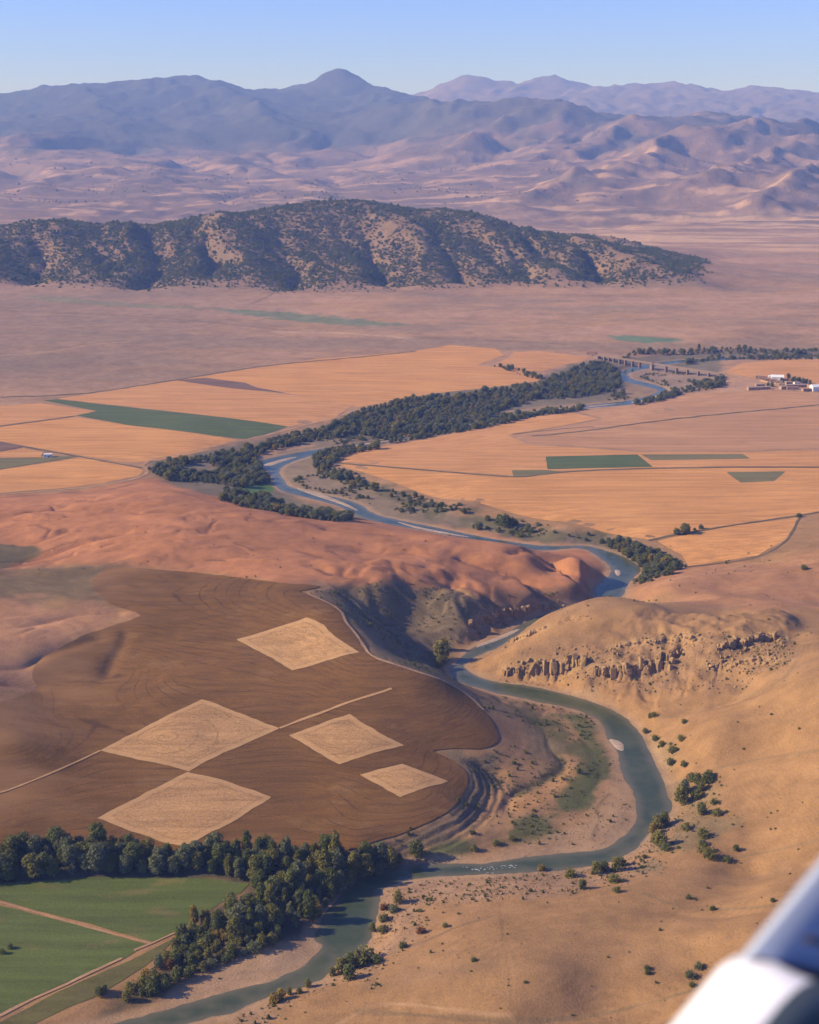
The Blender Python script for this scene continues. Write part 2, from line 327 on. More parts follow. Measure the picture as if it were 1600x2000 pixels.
gnl = perlin(xn * .30 / 42 + 3.3 + .25 * fbm(XX[nsl], YY[nsl], 30, 2, seed=51), yn / 42 + .12 * xn / 42); gul = np.exp(-(gnl / .055) ** 2) * np.clip(.55 + 1.1 * fbm(XX[nsl], YY[nsl], 120, 2, seed=52), 0, 1)
h[nsl] -= gul * redm * hilly * (.45 + 1.6 * eastm) + gul * lft * .8
# rugged cliff-side slopes above the gorge
gorz = px_poly([(600,1160),(700,1150),(860,1150),(930,1165),(1060,1175),(1165,1165),(1165,1185),(1040,1205),(930,1230),(880,1300),(860,1330),(760,1290),(700,1230)], 14)
gorm = sstep(12, -10, sdist(XX[nsl], YY[nsl], gorz, 40))
h[nsl] += gorm * (billow(xn + yn * .4, yn, 60, 3, 0.5, seed=3.3) * 8)
# eroded rock belt across the headland
rckz = px_poly([(975,1320),(1000,1295),(1120,1270),(1250,1245),(1400,1240),(1520,1235),(1550,1262),(1530,1300),(1420,1325),(1300,1335),(1100,1335)], 22)
rckm = sstep(8, -8, sdist(XX[nsl], YY[nsl], rckz, 40))
tr = h[nsl] + 2.5 * fbm(XX[nsl], YY[nsl], 18, 3, seed=21)
h[nsl] += rckm * (np.sin(tr * 0.9) * .7 + fbm(xn, yn, 14, 3, seed=1.5) * 1.2)
# rounded spurs with sharp little gullies on the dry right-hand slopes
rightm = sstep(40, 140, XX[nsl] - .16 * (YY[nsl] - 500)) * sstep(4, 16, hb[nsl]) * (1 - sstep(1000, 1150, YY[nsl])) * (1 - .75 * rckm)
h[nsl] += rightm * (billow(xn * .8 + .5 * yn, yn * .9 - .2 * xn, 150, 3, .30, seed=17.0) * 12 + fbm(xn + .4 * yn, yn, 150, 2, .4, seed=18.0) * 11 + fbm(XX[nsl], YY[nsl], 14, 3, seed=19) * .22)
def groove(pts, depth, width, z=20, n=4):
    p = spline(pts, n); P = at_z(p[:, 0], p[:, 1], np.interp(np.linspace(0, 1, len(p)), np.linspace(0, 1, len(np.atleast_1d(z))), np.atleast_1d(z)))[:, :2]
    lo_, hi_ = P.min(0) - 7 * width, P.max(0) + 7 * width
    m_ = (XX[nsl] > lo_[0]) & (XX[nsl] < hi_[0]) & (YY[nsl] > lo_[1]) & (YY[nsl] < hi_[1])
    d, t = seg_dist(XX[nsl][m_] + 2 * fbm(XX[nsl][m_], YY[nsl][m_], 25, 2, seed=6), YY[nsl][m_], P)
    q = h[nsl]; q[m_] -= depth * np.exp(-(d / width)) * sstep(0, .45 * len(P), t); h[nsl] = q
groove([(1285,1402),(1330,1398),(1400,1378),(1480,1352),(1530,1325),(1556,1290),(1552,1255)], 6, 16, (2, 34))
groove([(1360,1600),(1420,1570),(1500,1545),(1600,1520),(1700,1500)], 4, 20, (5, 34))
groove([(1390,1680),(1450,1672),(1520,1660),(1600,1640)], 5, 14, (8, 28))
groove([(1260,1745),(1330,1770),(1440,1775),(1600,1760)], 5, 15, (10, 28))
groove([(700,1975),(850,1985),(1000,1995),(1150,1985),(1300,1950),(1420,1912),(1560,1890)], 6, 12, (6, 28))
groove([(1000,1195),(930,1165),(880,1148),(800,1130),(720,1118)], 5, 8, (10, 32)); groove([(1090,1185),(1060,1150),(1030,1130),(960,1110),(900,1090)], 5, 7, (8, 26))
groove([(1150,1160),(1130,1130),(1080,1105),(1000,1085)], 7, 8, (4, 24)); groove([(1180,1130),(1120,1100),(1060,1088),(1010,1075)], 5, 6, (4, 26))
groove([(-60,1110),(40,1092),(80,1080),(110,1068),(150,1055),(240,1040)], 5, 6, (24, 38)); groove([(-60,1020),(30,1012),(70,1000),(130,985)], 4, 5, (26, 32))
groove([(-60,1250),(60,1222),(150,1195),(230,1185)], 4, 7, (30, 36)); groove([(-60,1320),(40,1290),(110,1255),(190,1230)], 4, 7, (28, 34)); groove([(-60,1350),(20,1338),(70,1335)], 3, 5, (24, 24))
groove([(180,1350),(205,1315),(222,1290),(238,1262),(246,1240)], 3, 4, (20, 28))
groove([(700,1130),(620,1085),(560,1070),(500,1068)], 2.5, 6, (32, 40)); groove([(900,1075),(780,1050),(700,1035),(640,1030)], 3.5, 7, (28, 36)); groove([(880,1095),(780,1080),(700,1075)], 3, 6, (26, 32))
groove([(1020,1395),(1055,1420),(1075,1455),(1100,1480),(1104,1495),(1085,1510),(1060,1525),(1010,1545),(985,1575)], 2.6, 4, (4, 3)); groove([(1000,1380),(1080,1400),(1150,1440),(1175,1490),(1150,1560),(1080,1610),(980,1645),(860,1672)], 1.4, 7, (3, 2.5))
# the scarp where the ploughed plateau breaks off above the inner bend
PLO = [(-190,1672),(0,1652),(100,1656),(250,1670),(360,1674),(560,1674),(660,1666),(720,1650),(800,1622),(860,1596),(893,1570),(912,1536),(910,1508),(890,1490),(862,1476),(845,1468),(880,1462),(930,1464),(964,1457),(972,1440),(962,1412),(940,1385),(905,1355),(860,1330),(800,1310),(745,1292),(722,1280),(712,1252),(690,1228),(672,1206),(667,1190),(640,1175),(600,1160),(585,1156),(625,1146),(545,1139),(470,1129),(380,1119),(300,1113),(255,1109),(205,1112),(180,1140),(215,1180),(275,1203),(180,1236),(100,1276),(68,1302),(64,1325),(70,1346),(0,1373),(-190,1420)]
def ravine(pts, depth, width):
    P = hitpoly(pts, 4, False); lo_, hi_ = P.min(0) - 4 * width, P.max(0) + 4 * width
    m_ = (XX[nsl] > lo_[0]) & (XX[nsl] < hi_[0]) & (YY[nsl] > lo_[1]) & (YY[nsl] < hi_[1]); d, t = seg_dist(XX[nsl][m_] + 14 * fbm(XX[nsl][m_], YY[nsl][m_], 90, 2, seed=6), YY[nsl][m_], P)
    q = h[nsl]; q[m_] -= depth * np.exp(-d / width) * sstep(0, .35 * len(P), t) * sstep(len(P), .75 * len(P), t); h[nsl] = q
    q = spf[nsl]; q[m_] -= .5 * np.exp(-d / (width * 1.3)); spf[nsl] = q
HH = h
for pts_ in [[(60,450),(85,480),(80,520),(60,550)],[(280,450),(300,480),(300,520),(270,560)],[(520,415),(550,450),(570,490),(580,530),(560,565)],[(690,420),(720,470),(750,520),(775,555)],[(850,432),(870,470),(900,510),(925,550)],[(1010,465),(1030,500),(1040,535)],[(400,440),(420,490),(410,530)],[(1150,490),(1170,520),(1180,545)]]: ravine(pts_, 34, 46)
HH = h; PLW = hitpoly(PLO, 3)
dpl = sdist(XX[nsl], YY[nsl], PLW, 60)
scz = hitpoly([(700,1700),(720,1646),(800,1616),(880,1582),(900,1555),(906,1520),(905,1492),(935,1484),(985,1500),(995,1540),(960,1600),(900,1650),(800,1695)], 1)
msc = sstep(5, -5, sdist(XX[nsl], YY[nsl], scz, 40))
dd_ = np.clip(dpl, 0, 60) + .8 * fbm(XX[nsl], YY[nsl], 9, 2, seed=24)
tgt = 3.2 + (np.maximum(h[nsl], 3.3) - 3.2) * sstep(27, 1.0, dd_) + .30 * np.sin(h[nsl] * 0 + dd_ * 1.5 + 2 * fbm(XX[nsl], YY[nsl], 25, 2, seed=23)) * sstep(1, 4, dd_)
h[nsl] = np.where(dpl > 0, h[nsl] * (1 - msc) + tgt * msc, h[nsl])
# cliff bands: the slope breaks off in a fluted face turned to the river
def cliff(pts, drop, run=22, flute=2.2, face=1.0):
    P = hitpoly(pts, 4, False); lo_, hi_ = P.min(0) - 20 - 4.5 * run, P.max(0) + 20 + 4.5 * run
    m_ = (XX[nsl] > lo_[0]) & (XX[nsl] < hi_[0]) & (YY[nsl] > lo_[1]) & (YY[nsl] < hi_[1])
    x, y = XX[nsl][m_], YY[nsl][m_]; d, t = seg_dist(x, y, P); k = np.clip(t.astype(int), 0, len(P) - 2)
    tx_, ty_ = P[k + 1, 0] - P[k, 0], P[k + 1, 1] - P[k, 1]; sgn = np.sign((x - P[k, 0]) * ty_ - (y - P[k, 1]) * tx_)
    sd_ = d * sgn + flute * (billow(x + .3 * y, y * .3, 11, 3, .55, seed=44) * 2.6)
    fe = (.48 if run >= 28 else .25) * len(P); end = sstep(0, fe, t) * sstep(len(P) - 1, len(P) - 1 - fe, t)
    q = h[nsl]; q[m_] -= drop * end * (.85 + .3 * fbm(x, y, 40, 2, seed=47)) * sstep(-face, face, sd_) * np.exp(-np.maximum(sd_, 0) / run); h[nsl] = q
cliff([(980,1306),(1010,1303),(1045,1301),(1075,1299),(1100,1296),(1140,1288)], 10, 24, 2.6, .7)
cliff([(1155,1306),(1190,1304),(1225,1300),(1270,1295),(1315,1294)], 9, 22, 2.6, .7)
cliff([(1190,1262),(1230,1254),(1280,1250),(1330,1244),(1400,1246)], 3.2, 14)
cliff([(1285,1280),(1310,1276),(1335,1266)], 5, 12); cliff([(1375,1292),(1420,1292),(1470,1289),(1545,1288)], 4.5, 16); cliff([(1395,1262),(1440,1254),(1490,1242),(1530,1246)], 5, 14)
cliff([(1560,1262),(1556,1290),(1535,1318),(1490,1345),(1430,1368),(1370,1385),(1310,1398),(1280,1404)], 8, 45, .6, 7)
cliff([(1680,1440),(1600,1462),(1500,1480),(1420,1494),(1370,1502)], 4.5, 38, .6, 7); cliff([(1680,1575),(1600,1586),(1500,1598),(1440,1612)], 3.5, 34, .6, 6); cliff([(1680,1625),(1600,1640),(1500,1660),(1400,1676)], 3, 30, .6, 6)
cliff([(1560,1885),(1420,1910),(1300,1948),(1150,1982),(1000,1994),(880,1990)], 4.5, 30, .6, 5); cliff([(1500,1775),(1400,1780),(1310,1768)], 3, 30, .6, 6)
cliff([(1150,1162),(1128,1136),(1080,1104),(1045,1080),(1010,1068)], 7, 18, 1.0, 1.6); cliff([(1180,1132),(1190,1112),(1168,1088),(1132,1072),(1090,1066)], 9, 16, .8, 1.6); cliff([(1060,1180),(1035,1150),(1000,1125),(950,1105)], 4, 14, 1.0, 1.6); cliff([(965,1195),(930,1170),(880,1150)], 4, 14, 1, 1.6)
cliff([(986,1256),(1005,1246),(1030,1236),(1070,1222)], 3.5, 10); cliff([(1090,1212),(1120,1205),(1160,1202)], 2, 8)
cliff([(915,1222),(945,1206),(985,1194),(1020,1190),(1060,1184),(1100,1181)], 6, 10)
# weather the bare slopes a little
wsm = np.clip(rightm * 1.4, 0, 1) * (1 - np.clip(rckm * 1.5, 0, 1)); q = h[nsl].copy()
for _ in range(14):
    av = q.copy(); av[1:-1, 1:-1] = (q[:-2, 1:-1] + q[2:, 1:-1] + q[1:-1, :-2] + q[1:-1, 2:]) / 4; q = q * (1 - wsm * .8) + av * wsm * .8
h[nsl] = q
# river valley and bed
lo = 0.35 + 0.02 * np.clip(riv_sd, 0, 80)
h = np.where(YY < 3300, np.maximum(h, lo), np.maximum(h, 6))
bank = 7 + 9 * (0.5 + 0.5 * np.clip(fbm(XX, YY, 80, 2, seed=31), -1, 1))
tb = sstep(0, 1, np.clip(riv_sd / bank, 0, 1))
rsd2 = riv_sd + 1.2 * fbm(XX, YY, 9, 2, seed=14)
h = np.where(riv_sd < 79, np.where(rsd2 < 0, -2.0 * sstep(0, 7, -rsd2), (0.02 + 0.06 * rsd2) * (1 - tb) + h * tb), h)
HH = h
tick('tint start')
def C3(r, g, b): return np.array([r, g, b])
T_TAN, T_RED, T_PINK, T_PLAIN = C3(.288,.163,.068), C3(.360,.157,.066), C3(.345,.172,.080), C3(.345,.202,.108)
T_GRAVEL, T_SCRUB, T_GRASS, T_WOOD = C3(.335,.215,.118), C3(.165,.118,.062), C3(.092,.090,.030), C3(.070,.060,.032)
T_STREAK, T_OLIVE, T_BED = C3(.370,.190,.095), C3(.125,.095,.045), C3(.100,.105,.085)
tint = np.broadcast_to(T_TAN, XX.shape + (3,)).copy()
rough = np.zeros(XX.shape)                                   # how scrubby the ground is
n1 = fbm(XX, YY, 240, 4, seed=40); n2 = fbm(XX, YY, 26, 4, seed=41); n3 = fbm(XX * .35, YY, 60, 4, seed=42)
def lay(col, m):
    global tint
    tint = tint * (1 - m[..., None]) + col * m[..., None]
def band(P, pad):
    return slice(max(0, int(np.searchsorted(ROWS, P[:, 1].min() - pad)) - 1), int(np.searchsorted(ROWS, P[:, 1].max() + pad)) + 1)
def lay_band(col, m, sl): tint[sl] = tint[sl] * (1 - m[..., None]) + col * m[..., None]
def zone(pts, col, soft=6, amt=1.0, jit=6, n=3, rg=None):
    P = hitpoly(pts, n); sl = band(P, 60)
    d = sdist(XX[sl], YY[sl], P, 60) + jit * n2[sl]
    m = sstep(soft, -soft, d) * amt; lay_band(col, m, sl)
    if rg is not None: rough[sl] = rough[sl] * (1 - m) + rg * m
rough[nsl] = 0.35
lay(T_PLAIN, sstep(1150, 1700, YY) * 1.0)
lay(C3(.305,.172,.074), sstep(0.1, 0.7, n1) * .55)
lay(C3(.22,.135,.072), sstep(0.05, 0.7, n3) * .5 * (1 - farm))
npl = fbm(XX * .30, YY, 190, 5, .6, seed=45); pl_ = sstep(1300, 1800, YY) * (1 - farm)
lay(C3(.245,.165,.10), sstep(.0, .55, npl) * .75 * pl_); lay(C3(.38,.225,.135), sstep(.05, .6, -npl) * .6 * pl_)
zx = sstep(-100, -500, XX) * sstep(1750, 2000, YY) * (1 - sstep(2900, 3200, YY)); lay(C3(.20,.140,.095), zx * .55)
zone([(-60,985),(150,958),(300,935),(400,950),(560,988),(720,1016),(900,1034),(1150,1070),(1185,1110),(1160,1170),(1060,1178),(940,1165),(870,1150),(760,1150),(620,1143),(400,1122),(300,1112),(140,1104),(-60,1122)], T_RED, 9, 1, 9, rg=.12)
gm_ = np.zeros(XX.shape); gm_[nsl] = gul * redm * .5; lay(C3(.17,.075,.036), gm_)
zone([(1230,1120),(1350,1095),(1480,1100),(1600,1080),(1700,1120),(1600,1190),(1400,1185),(1250,1165)], T_PINK, 14, .9, 14)
zone([(-60,1062),(60,1068),(78,1080),(50,1095),(-60,1120)], T_OLIVE, 3, 1, 3)
zone([(-60,1122),(120,1104),(250,1110),(200,1140),(240,1180),(120,1170),(-60,1190)], T_OLIVE, 14, .75, 10)
zone([(-60,1190),(140,1185),(260,1200),(180,1235),(90,1280),(66,1320),(-60,1370)], T_STREAK, 14, .8, 20)
zone([(605,1160),(640,1146),(760,1146),(860,1150),(930,1168),(960,1195),(900,1250),(870,1310),(850,1325),(740,1285),(700,1220),(672,1195)], T_SCRUB, 6, 1, 8, rg=1.0)
zone([(940,1165),(1060,1150),(1165,1150),(1165,1175),(1050,1195),(960,1205)], C3(.19,.115,.062), 8, .8, 8, rg=.9)
zone([(960,1350),(1060,1372),(1160,1400),(1200,1460),(1215,1510),(1240,1580),(1190,1640),(1060,1665),(850,1680),(830,1660),(940,1600),(975,1530),(1000,1440),(960,1400)], C3(.255,.150,.072), 8, .9, 8, rg=.5)
zone([(1020,1390),(1120,1400),(1170,1440),(1190,1470),(1150,1560),(1080,1610),(1000,1650),(840,1680),(830,1664),(960,1630),(1080,1580),(1110,1500),(1060,1440)], T_GRASS, 7, .85, 16, rg=.9)
zone([(1180,1430),(1200,1470),(1215,1520),(1245,1590),(1195,1650),(1100,1668),(900,1688),(860,1684),(1060,1640),(1170,1570),(1190,1500)], T_GRAVEL, 6, .75, 5, rg=.6)
zone([(1075,1470),(1120,1490),(1110,1530),(1060,1570),(990,1590),(1000,1560),(1070,1530)], C3(.40,.215,.085), 5, .8, 8)
zone([(1090,1410),(1140,1425),(1150,1450),(1110,1440)], C3(.40,.215,.095), 5, .7, 8); zone([(930,1600),(1000,1595),(1060,1600),(1010,1630),(920,1640),(900,1630)], C3(.36,.205,.085), 6, .7, 9)
zone([(590,868),(700,850),(770,850),(740,866),(620,884),(560,893),(510,905),(500,900),(540,885)], T_GRAVEL * .85, 8, .85, 8)
zone([(1040,1405),(1075,1440),(1100,1478),(1112,1492),(1090,1515),(1040,1540),(1000,1560),(1030,1530),(1075,1505),(1080,1480),(1050,1445)], C3(.085,.085,.030), 3, .9, 3, rg=.9)
zone([(1090,1395),(1150,1420),(1185,1470),(1180,1520),(1140,1570),(1070,1615),(960,1650),(840,1682),(835,1668),(950,1632),(1060,1590),(1120,1540),(1150,1490),(1130,1440)], C3(.095,.098,.034), 4, .9, 8, rg=1.0)
zone([(975,1470),(965,1535),(920,1600),(830,1655),(760,1660),(720,1655),(800,1625),(880,1590),(915,1545),(912,1505),(900,1485),(930,1480)], T_SCRUB, 4, 1, 5, rg=1.0)
zone([(860,1468),(905,1466),(900,1490)], T_SCRUB, 3, .9, 3, rg=1.0)
zone([(1010,1405),(1070,1430),(1100,1490),(1070,1530),(1030,1540),(1060,1490),(1020,1440)], T_SCRUB, 5, .8, 8, rg=1.0)
zone([(950,1355),(1010,1372),(1030,1400),(980,1400),(940,1375)], T_SCRUB, 6, .7, 8, rg=1)
zone([(640,900),(720,940),(900,1002),(1180,1050),(1340,1100),(1240,1115),(1180,1075),(1050,1060),(900,1030),(740,1020),(650,985),(545,955),(530,925),(500,905),(620,868),(760,850),(740,872),(640,886)], C3(.175,.135,.085), 8, .9, 8, rg=.8)
zone([(620,900),(760,955),(900,1005),(1150,1052),(1060,1055),(900,1024),(740,975),(640,930)], T_GRASS, 8, .6, 22, rg=.8)
zone([(290,905),(330,895),(640,830),(820,770),(980,755),(1060,735),(1180,700),(1600,680),(1700,690),(1600,700),(1420,700),(1410,740),(1330,770),(1150,800),(930,838),(760,865),(640,862),(510,885),(545,960),(700,1010),(560,1000),(420,968),(330,945)], C3(.15,.125,.078), 8, .9, 6, rg=.6)
zone([(470,948),(525,945),(538,958),(500,968),(468,962)], C3(.06,.13,.03), 3, .9, 2)
zone([(1220,735),(1300,715),(1400,735),(1390,755),(1320,765),(1290,752)], C3(.27,.185,.125), 6, .9, 8)
zone([(420,604),(560,610),(700,624),(790,634),(700,636),(560,626)], C3(.12,.16,.085), 12, .8, 18)
zone([(60,575),(250,592),(420,602),(300,602),(100,588)], C3(.14,.17,.09), 10, .5, 18)
zone([(1190,655),(1300,660),(1330,668),(1230,668)], C3(.10,.17,.09), 8, .9, 8)
zone([(-60,1728),(480,1726),(560,1690),(800,1684),(700,1712),(620,1830),(520,1850),(330,1930),(200,1990),(330,1870),(400,1790),(480,1740),(300,1722)], T_WOOD, 5, .9, 6)
zone([(-60,1690),(300,1680),(560,1680),(800,1672),(790,1690),(480,1726),(-60,1728)], T_WOOD, 4, 1, 5)
zone([(330,1950),(400,1905),(500,1860),(600,1830),(640,1840),(598,1884),(520,1920),(390,1955)], T_GRAVEL, 5, .9, 4, rg=.3)
zone([(740,1745),(800,1720),(1180,1688),(1300,1600),(1330,1620),(1260,1700),(1180,1730),(860,1770),(800,1830),(700,1900),(500,1990),(460,1985),(620,1920),(715,1850)], C3(.30,.185,.105), 7, .8, 12, rg=1.0)
zone([(1255,1430),(1300,1480),(1330,1540),(1390,1560),(1380,1640),(1290,1680),(1260,1690),(1312,1600),(1300,1530)], C3(.20,.15,.075), 8, .7, 14, rg=1.0)
zone([(975,1320),(1000,1295),(1120,1270),(1250,1250),(1400,1245),(1520,1240),(1550,1262),(1530,1300),(1420,1330),(1300,1340),(1100,1335)], C3(.225,.135,.068), 8, .8, 16, rg=.9)
zone([(205,1300),(240,1255),(275,1258),(262,1290),(225,1320)], C3(.24,.15,.08), 4, .8, 6, rg=1)
def line(pts, w, col, amt=.8, jit=.6):
    P = hitpoly(pts, 4, False); lo_, hi_ = P.min(0) - 4 * w, P.max(0) + 4 * w; sl = band(P, 4 * w); X, Y, N2 = XX[sl], YY[sl], n2[sl]
    m_ = (X > lo_[0]) & (X < hi_[0]) & (Y > lo_[1]) & (Y < hi_[1]); d, _ = seg_dist(X[m_], Y[m_], P)
    q = np.zeros(X.shape); q[m_] = sstep(w, w * .3, d + jit * w * N2[m_]) * amt * np.clip(.75 + .6 * N2[m_], .2, 1); lay_band(col, q, sl)
L_PALE, L_DARK = C3(.40,.25,.13), C3(.12,.085,.045)
for pts_, w_, c_, a_ in [([(0,607),(200,614),(400,628),(560,645),(700,655),(900,662),(1100,672)], 9, L_DARK, .6), ([(540,648),(640,650),(720,654),(800,660)], 16, C3(.45,.29,.18), .8), ([(-60,700),(0,694),(90,688),(190,672),(250,668)], 8, L_PALE, .7),
        ([(490,594),(530,575),(545,560),(560,552)], 8, L_DARK, .6), ([(800,1850),(830,1838),(868,1822),(900,1808),(960,1790)], 1.6, L_DARK, .6), ([(710,1932),(736,1905),(734,1880),(790,1850)], 1.4, L_DARK, .5), ([(660,2000),(730,1965),(800,1962),(900,1975),(1000,1985)], 1.6, L_PALE, .7),
        ([(700,1975),(850,1985),(1000,1995),(1150,1985),(1300,1950),(1420,1912)], 2.4, C3(.17,.12,.06), .7), ([(1290,1400),(1330,1398),(1400,1378),(1480,1352),(1530,1325),(1556,1290)], 2.0, C3(.19,.13,.065), .6), ([(1390,1680),(1450,1672),(1520,1660),(1600,1640)], 2.2, C3(.19,.13,.065), .6), ([(1260,1745),(1330,1770),(1440,1775),(1600,1760)], 2.2, C3(.19,.13,.065), .7),
        ([(1400,1500),(1500,1480),(1600,1466)], 2.2, C3(.19,.13,.065), .6), ([(1060,1520),(1090,1500),(1104,1490),(1098,1480)], 3, C3(.08,.065,.035), .9), ([(1156,1640),(1170,1600),(1165,1580),(1190,1550)], 1.6, L_DARK, .7), ([(150,960),(100,965),(0,972)], 5, C3(.11,.08,.05), .8), ([(260,946),(180,962),(120,962)], 5, C3(.11,.08,.05), .7),
        ([(0,1112),(40,1096),(75,1083),(105,1070),(150,1056)], 2, C3(.13,.07,.035), .8), ([(400,1096),(425,1094),(440,1096)], 2, C3(.13,.07,.035), .9), ([(445,1050),(458,1060),(470,1066)], 1.6, C3(.15,.08,.04), .8), ([(500,1350),(420,1370)], 1, L_DARK, 0),
        ([(1600,1092),(1500,1098),(1420,1110),(1300,1135)], 3, L_PALE, .5), ([(900,590),(1100,610),(1300,600)], 8, L_PALE, .4), ([(820,620),(900,612),(1010,600)], 7, L_PALE, .4)]: line(pts_, w_, c_, a_)
zone([(545,930),(600,902),(640,922),(700,957),(800,987),(760,1003),(690,992),(600,957)], C3(.23,.165,.098), 8, .85, 8)
zone([(940,826),(1000,802),(1080,792),(1160,787),(1210,772),(1230,750),(1290,745),(1310,765),(1240,792),(1100,812),(960,832)], T_GRAVEL * .85, 8, .8, 8)
for cp_, wd_ in [([(980,1308),(1010,1305),(1045,1304),(1075,1301),(1100,1298),(1140,1290)], 6), ([(1155,1309),(1190,1307),(1225,1303),(1270,1298),(1315,1297)], 6), ([(1190,1264),(1230,1256),(1280,1252),(1330,1246),(1400,1248)], 4), ([(1375,1294),(1420,1294),(1470,1291),(1545,1290)], 5), ([(1395,1264),(1440,1256),(1490,1244),(1530,1248)], 5), ([(986,1258),(1005,1248),(1030,1238),(1070,1224)], 4), ([(915,1224),(945,1208),(985,1196),(1020,1192),(1060,1186),(1100,1183)], 6)]: line(cp_, wd_, C3(.36,.222,.10), .8, .4)
# shingle along the water's edge, wet bed below it
lay(T_GRAVEL * 1.05, sstep(7, 2, riv_sd + 2.0 * n2) * .7 * (YY < 3300))
lay(T_BED, sstep(0.6, -1.5, riv_sd) * (YY < 3300))
# far country: pale stubble patches, scrub and forest on the high slopes
cellx, celly = XX / 260 + .9 * WXn, YY / 210 + .9 * WYn
pt = perlin(cellx * .9, celly * 1.3) + .55 * perlin(cellx * 2.3 + 9, celly * 3.1)
low = farm * (1 - sstep(60, 330, hb))
lay(C3(.195,.130,.090), farm * .92); lay(C3(.15,.11,.085), farm * sstep(11500, 14000, YY) * .9)
lay(C3(.46,.285,.16), low * sstep(.25, .42, pt) * .85); lay(C3(.52,.33,.175), sstep(3900, 4300, YY) * (1 - sstep(5200, 6200, YY)) * sstep(-.05, .12, fbm(XX * .22, YY, 110, 3, seed=57)) * sstep(100, 700, XX) * .8); lay(C3(.12,.095,.07), farm * sstep(.15, .5, -pt) * .55)
lay(C3(.15,.10,.075), farm * sstep(.1, .6, fbm(XX, YY, 700, 5, seed=51)) * .6)
dark = sstep(-.15, .35, fbm(XX, YY, 500, 5, seed=53) + 1.1 * (rise - .45))
lmask = sstep(1500, -200, XX) * sstep(9000, 10200, YY) * (1 - sstep(13500, 14500, YY))
lay(C3(.055,.058,.040), farm * (np.clip(.95 * lmask * sstep(.30, .48, rise + .08 * n1), 0, 1)))
lay(C3(.075,.070,.050), farm * dark * .8 * sstep(.12, .45, rise) * (YY < 11500))
rough[...] = np.where(farm > .5, np.clip(.25 + .75 * dark, 0, 1), rough)
hillsoil = hillm * (.75 + .25 * n2)
lay(C3(.135,.094,.050), np.clip(hillsoil, 0, 1) * .95); lay(C3(.19,.125,.070), np.clip(hillm * sstep(.25, .7, fbm(XX, YY, 110, 4, seed=83)), 0, 1) * .7)
tint *= (1 + .10 * np.clip(n2, -1, 1) + .06 * np.clip(n1, -1, 1))[..., None]
# grazing terracettes: thin pale and dark lines along the contours of the bare slopes
gyz = np.gradient(HH, axis=0) / (np.gradient(ROWS)[:, None] + 1e-9); gxz = np.gradient(HH, axis=1) / (np.gradient(XX, axis=1) + 1e-9); slp = np.hypot(gxz, gyz)
ter = np.sin(HH * 5.2 + 3 * fbm(XX, YY, 30, 3, seed=93)) * np.clip(.5 + 1.2 * fbm(XX, YY, 45, 3, seed=94), 0, 1) * sstep(.06, .28, slp) * (YY < 1500) * (riv_sd > 5)
tint *= (1 + (.07 + .16 * (rough > .85)) * ter)[..., None]
tint = np.clip(tint, .01, .8)

tick('tint end')
